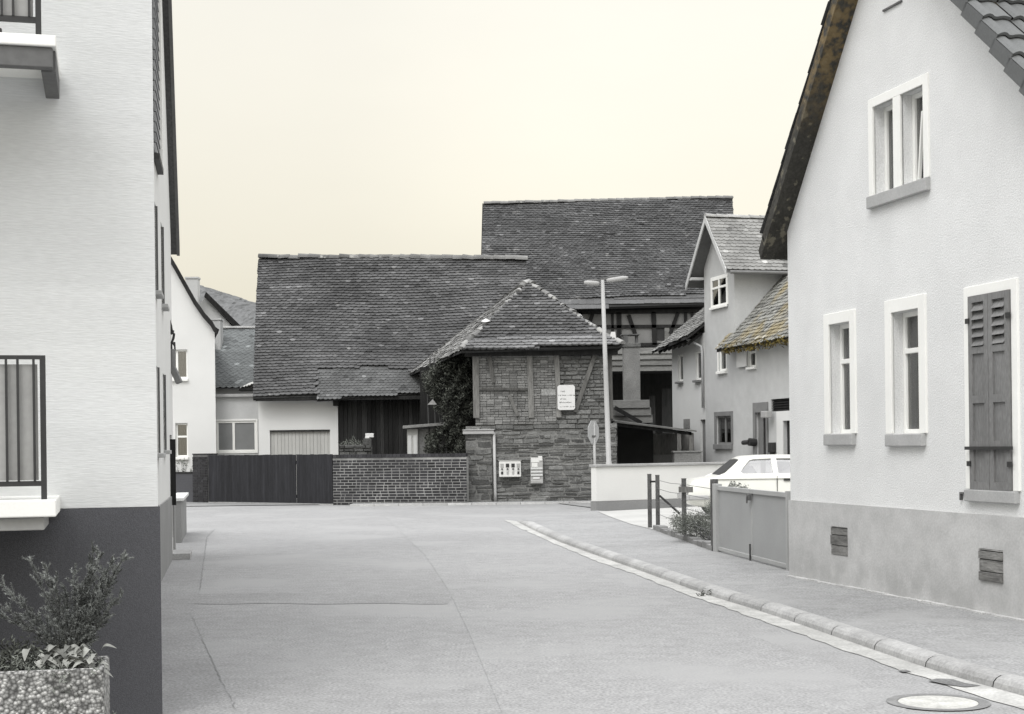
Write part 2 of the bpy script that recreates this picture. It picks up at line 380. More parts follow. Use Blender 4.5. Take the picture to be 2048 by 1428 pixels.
def ridge_tiles(mb, p, q, rad=.11, ln=.34, tone=(.7, 1.3), seed=3, up=(0, 0, 1), jit=.015):
    r = random.Random(seed); p, q = V(p), V(q); d = q - p; L_ = d.length; d.normalize()
    k = max(1, int(L_ / ln)); upv = V(up); a = d.cross(upv).normalized(); c = a.cross(d).normalized()
    for i in range(k):
        s = p + d * (L_ * i / k) + V((r.uniform(-1, 1), r.uniform(-1, 1), r.uniform(-1, 1))) * jit
        e = p + d * (L_ * (i + 1.12) / k) + V((r.uniform(-1, 1), r.uniform(-1, 1), r.uniform(-1, 1))) * jit
        r0, r1 = rad * 1.12, rad * .96; n = 7; vs = []
        for (b, rr) in ((s, r0), (e, r1)):
            for m in range(n):
                t = PI * m / (n - 1); vs.append(b + a * math.cos(t) * rr * 1.15 + c * (math.sin(t) * rr - rad * .35))
        fs = [(m, m + 1, n + m + 1, n + m) for m in range(n - 1)] + [tuple(range(n)), tuple(range(2*n-1, n-1, -1))]
        mb.add(vs, fs, r.uniform(*tone))
    return mb
def leaves(mb, pts, size, n, spread, tone=(.5, 1.4), seed=5, asp=.6):
    r = random.Random(seed)
    for p in pts:
        for _ in range(n):
            c = V(p) + V((r.gauss(0, 1), r.gauss(0, 1), r.gauss(0, 1))) * spread
            a = V((r.uniform(-1, 1), r.uniform(-1, 1), r.uniform(-1, 1))).normalized()
            b = a.cross(V((r.uniform(-1, 1), r.uniform(-1, 1), r.uniform(-1, 1)))).normalized()
            s = size * r.uniform(.6, 1.4); w = s * asp
            mb.add([c - a * s, c + b * w * .5 - a * .1 * s, c + a * s, c - b * w * .5 - a * .1 * s], [(0, 1, 2, 3)], r.uniform(*tone))
    return mb
def bricks(mb, s0, s1, z0, z1, y=0.0, bw=.24, bh=.071, j=.012, tone=(.7, 1.35), seed=2, depth=.02, jit=.003, hole=None):
    r = random.Random(seed); row = 0; z = z0 + j / 2
    while z + bh <= z1 + .02:
        x = s0 - (row % 2) * bw * .5 - r.uniform(0, .02)
        while x < s1:
            w = bw if r.random() < .8 else bw * .48
            a, b = max(x, s0), min(x + w, s1)
            if b - a > .03:
                d = r.uniform(-1, 1) * jit
                mb.box(a, b, y - depth + d, y + .01, z + r.uniform(-1, 1) * jit * .6, min(z + bh + r.uniform(-1, 1) * jit * .6, z1), r.uniform(*tone))
            x += w + j
        z += bh + j; row += 1
    return mb
def rubble(mb, s0, s1, z0, z1, y=0.0, hmin=.08, hmax=.2, wmin=.16, wmax=.6, seed=4, tone=(.6, 1.45), gap=.02, mask=None):
    r = random.Random(seed); z = z0
    while z < z1 - .03:
        h = min(r.uniform(hmin, hmax), z1 - z); x = s0 - r.uniform(0, .15)
        if z1 - z - h < .05: h = z1 - z
        while x < s1:
            w = r.uniform(wmin, wmax) * (1.0 if h > .11 else 1.2)
            a, b = max(x, s0), min(x + w, s1)
            split = h > .15 and r.random() < .35
            for (za, zb) in ([(z, z + h * .5), (z + h * .5, z + h)] if split else [(z, z + h)]):
                if b - a > .05 and not (mask and mask((a + b) / 2, (za + zb) / 2)):
                    g = gap * r.uniform(.5, 1.3); d = r.uniform(.0, .045); jj = lambda k=.6: r.uniform(-1, 1) * gap * k
                    o = [(a + g / 2 + jj(), za + g / 2 + jj()), ((a + b) / 2 + jj(1), za + g / 2 + jj(.6)), (b - g / 2 + jj(), za + g / 2 + jj()),
                         (b - g / 2 + jj(), zb - g / 2 + jj()), ((a + b) / 2 + jj(1), zb - g / 2 + jj(.6)), (a + g / 2 + jj(), zb - g / 2 + jj())]
                    cx_, cz_ = (a + b) / 2, (za + zb) / 2; k = 1 - .03 / max(.08, zb - za)
                    kx = 1 - .025 / max(.08, b - a)
                    f_ = [(cx_ + (p[0] - cx_) * kx, y - d - .012, cz_ + (p[1] - cz_) * k) for p in o]
                    m_ = [(p[0], y - d * .5, p[1]) for p in o]; bk = [(p[0], y + .03, p[1]) for p in o]
                    fs = [tuple(range(6))] + [(6 + q, 6 + (q + 1) % 6, (q + 1) % 6, q) for q in range(6)] + [(12 + q, 12 + (q + 1) % 6, 6 + (q + 1) % 6, 6 + q) for q in range(6)]
                    mb.add(f_ + m_ + bk, fs, r.uniform(*tone))
            x += w
        z += h
    return mb

# ================================================================== GROUND
def sheet(name, pts, z, m, kind='structure'):
    mb = MB(); loops = [[V((p[0], p[1], 0)) for p in pts]]
    mb.add([(p[0], p[1], z) for p in pts], [tuple(t) for t in tessellate_polygon(loops)])
    for i, t in enumerate(mb.f):
        a, b, c = [V(mb.v[k]) for k in t]
        if (b - a).cross(c - a).z < 0: mb.f[i] = t[::-1]
    return tag(mb.build(name, m), kind=kind)
sheet('ground', [(-900, -200), (900, -200), (900, 1500), (-900, 1500)], -.012, M['earth'])
sheet('road', [(-30, -6), (14, -6), (14, 30), (30, 34), (30, 45.3), (-30, 47.4)], 0.0, M['asphalt'])
G = lambda x, y, z=0.0: tuple(ground(x, y, z)[:2])
# kerb line (road-side foot of the kerb)
kp = [(1033, 1043), (1048, 1051), (1065, 1060), (1118, 1084), (1200, 1114), (1280, 1142), (1365, 1173), (1432, 1197), (1502, 1217), (1600, 1250), (1738, 1298), (1898, 1353), (2047, 1394)]
foot = [V((*G(*p), 0)) for p in kp]
d_ = (foot[-1] - foot[-2]).normalized(); foot += [foot[-1] + d_ * 4, foot[-1] + d_ * 16]
def resample(pts, step):
    out = [pts[0].copy()]; acc = 0
    for a, b in zip(pts, pts[1:]):
        L_ = (b - a).length; t = step - acc
        while t <= L_: out.append(a + (b - a) * (t / L_)); t += step
        acc = (acc + L_) % step
    return out
fine = resample(foot, .25)
for _ in range(6):
    fine = [fine[0]] + [(fine[i-1] + fine[i] * 2 + fine[i+1]) / 4 for i in range(1, len(fine) - 1)] + [fine[-1]]
def offs(pts, d):                         # offset towards the pavement (right-hand side when walking to the far end ... sign of d)
    o = []
    for i, p in enumerate(pts):
        t = (pts[min(i+1, len(pts)-1)] - pts[max(i-1, 0)]).normalized()
        o.append(p + V((-t.y, t.x, 0)) * d)
    return o
side = 1 if offs(fine, 1)[len(fine)//2].x > fine[len(fine)//2].x else -1
mb = MB(); prof = [(-.0, -.01), (.012, .045), (.035, .072), (.07, .088), (.15, .094), (.175, .09)]
rows = [offs(fine, side * a) for a, _ in prof]
for i in range(len(fine) - 1):
    seg = (i // 4); tn = random.Random(seg * 7 + 1).uniform(.86, 1.1)
    near = min(1.0, i / 10 + .25); gap = .035 if i % 4 == 3 else 0
    for k in range(len(prof) - 1):
        a, b = rows[k][i], rows[k+1][i]; c, e = rows[k+1][i+1], rows[k][i+1]
        c = b + (c - b) * (1 - gap * 1.5); e = a + (e - a) * (1 - gap * 1.5)
        n2 = min(1.0, (i + 1) / 10 + .25)
        mb.quad((a.x, a.y, prof[k][1]*near), (b.x, b.y, prof[k+1][1]*near), (c.x, c.y, prof[k+1][1]*n2), (e.x, e.y, prof[k][1]*n2), tn)
tag(mb.build('kerb', M['concrete']), kind='structure')
gp = [(1008, 1040), (1030, 1052), (1060, 1066), (1106, 1087), (1190, 1122), (1280, 1153), (1365, 1187), (1450, 1216), (1539, 1248), (1600, 1269), (1731, 1317), (1895, 1373), (2047, 1420)]
outer = [V((*G(*p), 0)) for p in gp]; d_ = (outer[-1] - outer[-2]).normalized(); outer += [outer[-1] + d_ * 18]
go = resample(outer, .25); go = [q + V((R.gauss(0, .012), R.gauss(0, .012), 0)) for q in go]; gi = [min(fine, key=lambda q: (q - p).length) for p in go]
mb = MB()
for i in range(len(go) - 1):
    tn = random.Random((i // 3) * 3 + 5).uniform(.88, 1.08)
    pass
    mb.quad((go[i].x, go[i].y, .006), (go[i+1].x, go[i+1].y, .006), (gi[i+1].x, gi[i+1].y, .008), (gi[i].x, gi[i].y, .008), tn)
tag(mb.build('gutter', M['gutter']), kind='structure')
inner = offs(fine, side * .165)
tip = inner[0]
# right pavement: from the kerb to the houses, walls and cross street
pav = [(p.x, p.y) for p in inner] + [(9.5, -1), (12, 4), (4.6, 19), (4.2, 26), (3.7, 34), G(1330, 1035), G(1195, 1026), G(1110, 1028)]
sheet('pavement', pav, .062, M['asphalt_pave'])
PZ = .06
yardpts = [G(1196, 1024, PZ), G(1225, 1036, PZ), G(1262, 1049, PZ), G(1308, 1060, PZ), G(1316, 1052, PZ), (3.55, 24), (16, 26), (16, 40), (5.5, 40.2)]
sheet('courtyard', yardpts, .07, M['yard'])
sheet('back_yard', [(2.6, 39.2), (30, 41), (30, 64), (-12, 64), (-12, 45.5), (1, 45.5)], .02, M['earth'])
# strip of kerb in front of the stone building
a, b = ground(700, 1013), ground(1192, 1008)
mb = MB(); mb.box(a.x, b.x + 1.4, 44.2, 45.0, 0, .06); tag(mb.build('far_pavement', M['asphalt_pave']), kind='structure')
mb = MB()
for i in range(12):
    x0 = a.x + (b.x + 1.4 - a.x) * i / 12; x1 = a.x + (b.x + 1.4 - a.x) * (i + 1) / 12 - .02
    mb.box(x0, x1, 44.08, 44.2, 0, .065, R.uniform(1.1, 1.5))
tag(mb.build('far_kerb', M['concrete']), kind='structure')
# left pavement, trench patch and cracks
sheet('side_pavement', [G(322, 1156), G(322, 1440), G(478, 1440), G(440, 1350), G(385, 1232), G(400, 1180), G(408, 1120), G(415, 1072), G(430, 1059), G(365, 1062)], .003, M['asphalt_pave_left'])
band = [G(x, 1187 + 1.2 * math.sin(x * .02) + (x - 320) * .002) for x in range(310, 911, 30)] + [G(x, 1208 + 1.0 * math.sin(x * .03 + 1)) for x in range(895, 309, -30)]
sheet('trench_patch', band, .0038, M['asphalt_dark'])
def crack(px_pts, w=.014, z=.0075):
    pts = resample([V((*G(*p), 0)) for p in px_pts], .12); mb = MB()
    for i in range(1, len(pts) - 1): pts[i] += V((R.gauss(0, .006), R.gauss(0, .006), 0))
    for p, q in zip(pts, pts[1:]):
        n = V((-(q - p).y, (q - p).x, 0)).normalized() * w * R.uniform(.15, 1.0) * .3
        mb.quad((p.x - n.x, p.y - n.y, z), (q.x - n.x, q.y - n.y, z), (q.x + n.x, q.y + n.y, z), (p.x + n.x, p.y + n.y, z))
    tag(mb.build('road_crack', M['crack']), kind='structure')
crack([(385, 1236), (405, 1280), (425, 1325), (450, 1375), (475, 1428)], .012)
crack([(400, 1180), (405, 1140), (414, 1074), (429, 1059)], .02)
crack([(1585, 1156), (1680, 1172), (1800, 1196), (1950, 1228), (2046, 1248)], .02, .0665) if False else None
sheet('resurfaced_lane', [G(*p) for p in ((770, 1034), (850, 1110), (897, 1180), (940, 1270), (1010, 1440), (1850, 1440), (1660, 1330), (1480, 1262), (1250, 1168), (1045, 1084), (985, 1046))], .003, M['asphalt_lane'])
sheet('gutter_patch', [G(*p) for p in ((1856, 1364), (1872, 1360), (1905, 1361), (1930, 1369), (1962, 1374), (1930, 1377), (1893, 1372))], .0115, M['asphalt_repair'])
sheet('gutter_patch', [G(*p) for p in ((1795, 1343), (1812, 1342), (1823, 1346), (1806, 1347))], .0115, M['asphalt_repair'])
wk = ground(1408, 1193); wkd = empty('kerb_weed', V((wk.x, wk.y, 0)), 'small dark weed growing at the foot of the kerb', 'weed')
mb = MB(); leaves(mb, [(R.gauss(0, .05), R.gauss(0, .03), abs(R.gauss(0, .03))) for _ in range(14)], .022, 5, .015, (.5, 1.4), 77, .4); mb.build('foliage', M['leaf_dark'], wkd)
# manhole
c = ground(1876, 1406); mh = empty('manhole_cover', V((c.x, c.y, .004)), 'round manhole cover with pale concrete centre set in the road by the kerb', 'manhole cover')
mb = MB(); n = 48
def ring(mb, r0, r1, z, tone=1):
    for k in range(n):
        a0, a1 = 2*PI*k/n, 2*PI*(k+1)/n
        mb.quad((r0*math.cos(a0), r0*math.sin(a0), z), (r1*math.cos(a0), r1*math.sin(a0), z), (r1*math.cos(a1), r1*math.sin(a1), z), (r0*math.cos(a1), r0*math.sin(a1), z), tone)
ring(mb, .262, .335, .004); mb.build('rim', M['cast'], mh)
mb = MB(); mb.poly([(.258*math.cos(2*PI*k/n), .258*math.sin(2*PI*k/n), .003) for k in range(n)])
ring(mb, .2, .206, .0035, .5); mb.build('lid', M['manhole'], mh)

# ================================================================== NEAR LEFT HOUSE (balconies)
A = Fr((at(316, 1010, 9.8).x, 9.8), (at(316, 1010, 9.8).x + 1, 9.8 + .27))      # s = 0 at its right corner
zt = A.px(215, 1015)[1]
ah = empty('balcony_house', A, 'tall pale house with brushed plaster, dark plinth and two balconies at the left edge', 'house')
fp = [(0, 0), (-6, 0), (-6, 8.0), (0, 8.0)]
def prism(mb, fp, z0, z1):
    n_ = len(fp); mb.add([(x, y, z0) for x, y in fp] + [(x, y, z1) for x, y in fp],
        [tuple(range(n_)), tuple(range(n_, 2*n_))] + [(i, (i+1) % n_, (i+1) % n_ + n_, i + n_) for i in range(n_)])
mb = MB(); prism(mb, fp, zt, 6.3); mb.build('wall', M['plaster_brush'], ah)
mb = MB(); prism(mb, [(.012, -.015), (-6, -.015), (-6, 8.0), (.012, 8.0)], -.5, zt - .003); mb.build('plinth', M['plinth_dark'], ah)
mb = MB(); prism(mb, [(.0, -.4), (-6.3, -.4), (-6.3, 8.4), (.0, 8.4)], 6.3, 6.42)
mb.add([(.0, -.4, 6.42), (-6.3, -.4, 6.42), (-6.3, 8.4, 6.42), (.0, 8.4, 6.42), (-2, 4, 9), (-4, 4, 9)], [(0, 4, 5, 1), (1, 5, 2), (2, 5, 4, 3), (3, 4, 0)])
mb.build('roof', M['tile_old'], ah)
def balcony(zs_px, low):
    d = -.82
    right = A.px(112, zs_px[0] + 10, d)[0]
    zt_, zb_ = A.px(56, zs_px[0], d)[1], A.px(56, zs_px[1], d)[1]
    mb = MB(); mb.box(-4.6, right, d, 0.05, zb_, zt_)
    sl = mb.build('balcony', M['trim_white'], ah, bevel=.008)
    b = MB()
    if not low:
        z2 = A.px(56, zs_px[2], d)[1]
        b.box(-4.5, right - .02, d + .02, d + .10, z2, zb_ - .003)
        b.box(right - .09, right - .005, d + .1, -.02, z2 - .01, zb_ - .003)
        b.box(-3.6, -3.5, d + .1, -.02, z2, zb_ - .003)
    else:
        z2 = A.px(56, zs_px[2], d)[1]
        b.box(-4.5, right - .07, d + .06, -.02, z2, zb_ - .003)
    b.build('balcony_beam', M['soffit'] if not low else M['grey_enamel'], sl, bevel=.006)
    rl = MB(); pr = A.px(86, 800, d + .05)[0]
    hz = zt_ + .83
    rl.box(pr - .016, pr + .016, d + .03, d + .075, zt_, hz)
    rl.box(-4.6, pr + .016, d + .03, d + .075, hz, hz + .022); rl.box(-4.6, pr, d + .035, d + .07, zt_ + .08, zt_ + .11)
    for xx in (68, 36, 13):
        s = A.px(xx, 800, d + .05)[0]; rl.box(s - .007, s + .007, d + .03, d + .05, zt_ + .11, hz)
    for k in range(1, 8):
        s = A.px(13, 800, d + .05)[0] - k * .16; rl.box(s - .007, s + .007, d + .03, d + .05, zt_ + .11, hz)
    rl.build('railing', M['iron'], sl)
    pn = MB(); pn.box(-4.6, pr - .03, d + .062, d + .07, zt_ + .115, hz - .03)
    pn.build('railing_panel', M['grey_enamel'], sl)
    return zt_, pr, d
balcony((1000, 1035, 1062), True)
ztu, pru, du = balcony((67, 90, 131), False)
# flower box on the upper balcony
fb = empty('flower_box', V(A.w(0, 0, 0)), 'dark flower box hung low outside the upper balcony railing', 'flower box')
mb = MB(); mb.box(-2.9, pru - .03, du - .0, du + .025, ztu + .01, ztu + .085); mb.build('trough', M['iron_grey'], fb, bevel=.01)
mb = MB(); mb.tube([(pru - .32 + .26 * t, du + .0, ztu + .085 + .075 * math.sin(PI * t)) for t in [i / 10 for i in range(11)]], .008, 8); mb.build('handle', M['pole'], fb)
# planter with its plants
pz = 8.2
pz = 8.0; pt = at(207, 1342, pz); PO = V((pt.x, pz, 0))
pl = empty('planter', PO, 'washed pebble concrete planter below the lower balcony', 'planter')
pl.rotation_euler = (0, 0, .2); H = at(207, 1336, pz).z
mb = MB(); wl = .035
mb.box(-1.7, 0, 0, wl, 0, H); mb.box(-1.7, 0, .5 - wl, .5, 0, H); mb.box(-wl, 0, wl, .5 - wl, 0, H); mb.box(-1.7, -1.7 + wl, wl, .5 - wl, 0, H); mb.box(-1.66, -wl, wl, .5 - wl, 0, .05)
mb.build('tub', M['pebble'], pl, bevel=.012)
mb = MB()
nx, ny = 34, 10
gv = [[V((-1.665 + 1.63 * i / nx, wl + (.5 - 2 * wl) * j / ny, H - .03 + R.uniform(-.02, .03))) for j in range(ny + 1)] for i in range(nx + 1)]
for i in range(nx):
    for j in range(ny): mb.quad(gv[i][j], gv[i+1][j], gv[i+1][j+1], gv[i][j+1])
mb.build('soil', M['soil'], pl)
# conifer
base = V((PO.x - .24, pz + .2, H - .02))
sh = empty('conifer_shrub', base, 'feathery dark conifer shrub fanning up from the planter', 'shrub')
stems = MB(); nd = MB(); rr = random.Random(4)
def needle_run(p0, p1, dens, ln, tn):
    L_ = (p1 - p0).length; k = max(2, int(L_ * dens))
    d = (p1 - p0).normalized()
    for i in range(k):
        t = (i + rr.random()) / k; c = p0.lerp(p1, t)
        for _ in range(3):
            a = (d * rr.uniform(.5, 1.1) + V((rr.uniform(-1, 1), rr.uniform(-1, 1), rr.uniform(-1, 1))) * .75).normalized()
            s = ln * rr.uniform(.6, 1.3); w = a.cross(V((rr.uniform(-1, 1), rr.uniform(-1, 1), rr.uniform(-1, 1)))).normalized() * s * .16
            nd.add([c - w, c + w, c + a * s], [(0, 1, 2)], tn * rr.uniform(.55, 1.5))
tips = []
for (tx, ty, w) in [(243, 1122, 1), (222, 1128, 1), (196, 1118, 1.0), (232, 1150, 1), (205, 1165, .9), (180, 1150, 1), (160, 1190, .8), (240, 1195, .7), (62, 1122, .6), (90, 1140, .5), (110, 1165, .6), (130, 1180, .7),
                    (8, 1172, .55), (30, 1200, .5), (-10, 1225, .4), (215, 1235, .5), (60, 1240, .5), (188, 1105, .6), (-30, 1190, .4), (150, 1150, .6), (100, 1220, .7), (190, 1200, .8)]:
    dep = pz + .22 + rr.uniform(-.16, .18); tp = at(tx, ty, dep + .05) - base
    mid = V((tp.x * .32, tp.y * .5, tp.z * .52)) + V((rr.gauss(0, .02), rr.gauss(0, .03), 0))
    path = []
    for i in range(9):
        t = i / 8; path.append(V((0, 0, 0)) * (1-t)**2 + mid * 2 * t * (1-t) + tp * t * t + V((rr.gauss(0, .004), rr.gauss(0, .004), 0)))
    stems.tube(path, [.007 * (1 - i / 9) + .0015 for i in range(9)], 5)
    for i in range(2, 9):
        p = path[i]; d = (path[i] - path[i-1]).normalized()
        needle_run(path[i-1], path[i], 300 * w, .018, 1)
        for k in range(int(6 * w) + 2):
            sd = V((rr.uniform(-1, 1), rr.uniform(-1, 1), rr.uniform(-.6, 1))); q = p + (d * rr.uniform(.6, 1.2) + sd * .75).normalized() * rr.uniform(.04, .12) * (1.25 - .09 * i)
            needle_run(p, q, 330, .016, rr.choice((.7, 1, 1.35)))
for ob, nm, mm in ((stems, 'stem', 'bark'), (nd, 'foliage', 'needle')): ob.build(nm, M[mm], sh)
# broad leaves
bl = empty('broad_leaf_plant', V((PO.x - .15, pz + .08, H)), 'pale broad leaved plant drooping over the right rim of the planter', 'plant')
mb = MB(); rr = random.Random(9)
def leaf(mb, p, d, up, ln, wd, tn, curl=.5):
    d = V(d).normalized(); sdv = d.cross(V(up)).normalized(); u2 = sdv.cross(d).normalized(); N_ = 7; vs = []; fs = []
    for i in range(N_ + 1):
        t = i / N_; w = wd * math.sin(PI * min(1, t * .94 + .05)) ** .8
        c = V(p) + d * ln * t + u2 * (ln * .25 * math.sin(PI * t) - curl * ln * t * t)
        vs += [c - sdv * w + u2 * w * .35, c, c + sdv * w + u2 * w * .35]
    for i in range(N_):
        b = 3 * i; fs += [(b, b+1, b+4, b+3), (b+1, b+2, b+5, b+4)]
    mb.add(vs, fs, tn)
for k in range(90):
    a = rr.uniform(-3.1, .5); d = V((math.cos(a), math.sin(a) * .7, rr.uniform(-.1, .5)))
    leaf(mb, V((max(-.3, min(.1, rr.gauss(-.05, .09))), rr.uniform(-.04, .07), rr.uniform(-.05, .09))), d, (rr.uniform(-.3, .3), -.4, 1), rr.uniform(.045, .085), rr.uniform(.014, .026), rr.uniform(.5, 1.3), rr.uniform(.1, .9))
mb.build('leaves', M['leaf_pale'], bl, smooth=True)
tr = empty('trailing_plant', V((PO.x - .3, pz, H)), 'low grey green plant trailing over the front of the planter', 'plant')
pts = [(rr.gauss(-.06, .12), rr.uniform(-.05, .02) - .0, -abs(rr.gauss(0, .11))) for _ in range(170)] + [(rr.gauss(-.1, .16), rr.uniform(.02, .3), rr.uniform(0, .05)) for _ in range(140)]
mb = MB(); leaves(mb, pts, .014, 9, .016, (.4, 1.3), 8); mb.build('foliage', M['leaf_mid'], tr)
gc = empty('ground_cover_plant', V((PO.x - .62, pz + .2, H)), 'dark low plant on the soil at the left of the planter', 'plant')
mb = MB(); leaves(mb, [(rr.gauss(0, .2), rr.gauss(0, .08), rr.uniform(-.02, .1)) for _ in range(200)], .015, 8, .02, (.4, 1.4), 10); mb.build('foliage', M['leaf_dark'], gc)

# ================================================================== SECOND LEFT HOUSE (gable to the road)
b1 = ground(349, 1107); dB = V((-.188, 1, 0)).normalized()
b0 = b1 - dB * 9.0
B = Fr((b0.x, b0.y), (b1.x, b1.y))
bh = empty('side_house', B, 'white house with steep dark verge and grey plinth seen edge on along the left pavement', 'house')
ze = 5.35; sl_ = 1.42
out = [(0, 0), (9, 0), (9, ze), (4.5, ze + 4.5 * sl_), (0, ze)]
holes = []
def nearr(x0, y0, x1, y1, s0=None, s1=None):
    r = B.rect(x0, y0, x1, y1); return r
w1 = B.rect(312.5, 735, 316, 906); w2 = B.rect(326, 750, 329.5, 900); w3 = B.rect(309, 413, 312, 587); w4 = B.rect(322.5, 455, 326, 611)
sB = lambda x, y: B.px(x, y)
W = []
for (xc, ya, yb) in ((316, 735, 906), (329, 750, 900), (312, 413, 585), (325, 455, 611)):
    s, zb = sB(xc, yb); _, za = sB(xc, ya); W.append((s - .30, s + .26, zb, za))
dr = (sB(341, 900)[0], sB(347, 950)[0] + .25, .25, 1.95)
mb = MB(); wall(mb, out, W + [(7.55, 8.45, .3, 1.98)], .14); shell(mb, out, 8); mb.build('wall', M['plaster_white'], bh)
zp = sB(333, 999)[1]
mb = MB(); mb.box(0, 7.53, -.025, .0, 0, zp); mb.box(8.47, 9.0, -.025, 0, 0, zp); mb.build('plinth', M['plinth_mid'], bh)
for h in W:
    wv = window(bh, h, depth=.1, fw=.045, mull=(.5,), surround=.0, sill=.06, curtain=True)
    s0, s1, z0, z1 = h
    b = MB(); b.box(s1, s1 + .05, -.02, .02, z0, z1); b.build('jamb', M['iron_grey'], wv)
mb = MB(); mb.box(7.56, 8.44, .08, .13, .3, 1.975); mb.build('door', M['timber_dark'], bh)
mb = MB(); mb.box(7.5, 8.5, -.3, .0, 0, .1); mb.build('door_step', M['concrete'], bh, bevel=.01)
mb = MB()
o_ = .12
for sgn in (1, -1):
    sa, za, sb_, zb_ = (9.22, ze - .31, 4.5, ze + 4.5 * sl_) if sgn > 0 else (-.22, ze - .31, 4.5, ze + 4.5 * sl_)
    mb.slab([(sa, -o_, za), (sb_, -o_, zb_), (sb_, 8.1, zb_), (sa, 8.1, za)], (0, 0, .16))
mb.build('roof', M['tile_old'], bh)
mb = MB(); mb.slab([(9.22, -o_ - .02, ze - .33), (4.5, -o_ - .02, ze + 4.5 * sl_ - .02), (4.5, -o_ - .02, ze + 4.5 * sl_ + .2), (9.22, -o_ - .02, ze - .13)], (0, .05, 0)); mb.build('verge_board', M['soffit'], bh)
ss0, ss1 = sB(305, 160)[0], sB(313, 160)[0]; zs0 = sB(310, 318)[1]; mb = MB(); k = 0
while zs0 + k * .135 < 8.6:
    z_ = zs0 + k * .135; mb.slab([(ss0, -.045, z_ + .006), (ss1, -.045, z_ + .006), (ss1, -.03, z_ + .13), (ss0, -.03, z_ + .13)], (0, .03, 0), R.uniform(.85, 1.15)); k += 1
sh2 = mb.build('slatted_cladding', M['slate_verge'], bh)
mb = MB(); mb.box(ss1, ss1 + .12, -.07, -.0, zs0 - .02, 8.6); mb.build('trim', M['trim_white'], sh2)
mb = MB(); mb.box(ss0, ss1 - .002, -.08, -.0, zs0 - .08, zs0 - .002); mb.build('end_cap', M['iron'], sh2)
zd_ = sB(344, 879)[1]; mb = MB(); mb.box(7.62, 7.68, -.085, -.0, .86, zd_); mb.build('open_door_leaf', M['timber_dark'], bh)
# stone low wall by the entrance
q0 = ground(363, 1086); LW = Fr((q0.x, q0.y), (q0.x + dB.x, q0.y + dB.y))
lw = empty('entrance_wall', LW, 'low grey entrance wall with pale cap slab beside the left house', 'wall')
mb = MB(); mb.box(0, 3.4, 0, .16, 0, .78); mb.build('wall', M['plinth_mid'], lw)
mb = MB(); mb.box(-.03, 3.5, -.05, .2, .78, .84); mb.build('cap', M['plaster_pale'], lw, bevel=.01)
# wrought iron lantern
lp = at(346, 700, 24.6)
wl_ = empty('wall_lantern', lp, 'wrought iron wall lantern on a curled bracket on the left house', 'lantern')
mb = MB(); pp = lambda x, y: at(x + 5, y, 24.6) - lp
mb.tube([pp(334, 641), pp(337, 652), pp(339, 664), pp(343, 668), pp(342, 676), pp(339, 684), pp(344, 690)], .022, 6)
mb.tube([pp(337, 684), pp(338, 700)], .02, 6); mb.tube([pp(344, 684), pp(345, 700)], .015, 6); mb.tube([pp(336, 668), pp(341, 660)], .03, 6)
mb.build('bracket', M['iron'], wl_)
mb = MB(); p1, p2 = pp(340, 735), pp(354, 766); mb.tube([pp(341, 698), pp(341, 742)], [.05, .045], 6)
mb.bar(p1, p2, .12, .1); mb.build('lantern_body', M['sandstone'], wl_, bevel=.01)

# ================================================================== WHITE GABLED HOUSE behind
C = Fr((at(400, 930, 50.5).x, 50.5), (at(400, 930, 50.5).x + 1, 50.5))
ch = empty('gabled_house', C, 'white gabled house with curved verge behind the brick gate pillar', 'house')
gpts = [(331, 505), (352, 540), (372, 576), (390, 608), (408, 634), (424, 652), (431, 662)]
gl = [C.px(*p) for p in gpts]; sr_ = C.px(431, 800)[0]
gl[-1] = (sr_, gl[-1][1])
top = (gl[0][0] - 1.6, gl[0][1] + 2.6)
out = [(top[0] - 5, 0), (sr_, 0)] + gl[::-1] + [top, (top[0] - 5, top[1] - 6)]
h1 = C.rect(335, 699, 375, 757); h2 = C.rect(351, 846, 376, 914)
SK = -.24 * 9.1
mb = MB(); wall(mb, out, [h1, h2], .16)
for i in range(len(out)):
    a, b = out[i], out[(i + 1) % len(out)]; mb.quad((a[0], 0, a[1]), (b[0], 0, b[1]), (b[0] + SK, 9, b[1]), (a[0] + SK, 9, a[1]))
mb.build('wall', M['plaster_white'], ch)
window(ch, h1, .14, .06, mull=(.45,), surround=0, sill=.09, curtain=True, sill_mat='trim_white')
window(ch, h2, .14, .06, trans=(.6,), surround=0, sill=.09, curtain=True, sill_mat='trim_white')
mb = MB(); ex = [top] + gl + [(gl[-1][0] + .13, gl[-1][1] - .1)]
for (a, b) in zip(ex, ex[1:]):
    mb.slab([(a[0], -.16, a[1]), (b[0], -.16, b[1]), (b[0] + SK, 9.1, b[1]), (a[0] + SK, 9.1, a[1])], (.03, 0, .12))
mb.slab([(top[0], -.16, top[1]), (top[0] - 5.2, -.16, top[1] - 6.2), (top[0] - 5.2 + SK, 9.1, top[1] - 6.2), (top[0] + SK, 9.1, top[1])], (0, 0, .12))
mb.build('roof', M['tile_old'], ch)
mb = MB()
for (a, b) in zip(ex, ex[1:]):
    mb.slab([(a[0], -.2, a[1] - .03), (b[0], -.2, b[1] - .03), (b[0] + .06, -.2, b[1] + .13), (a[0] + .06, -.2, a[1] + .13)], (0, .035, 0))
mb.build('verge_board', M['timber_dark'], ch)
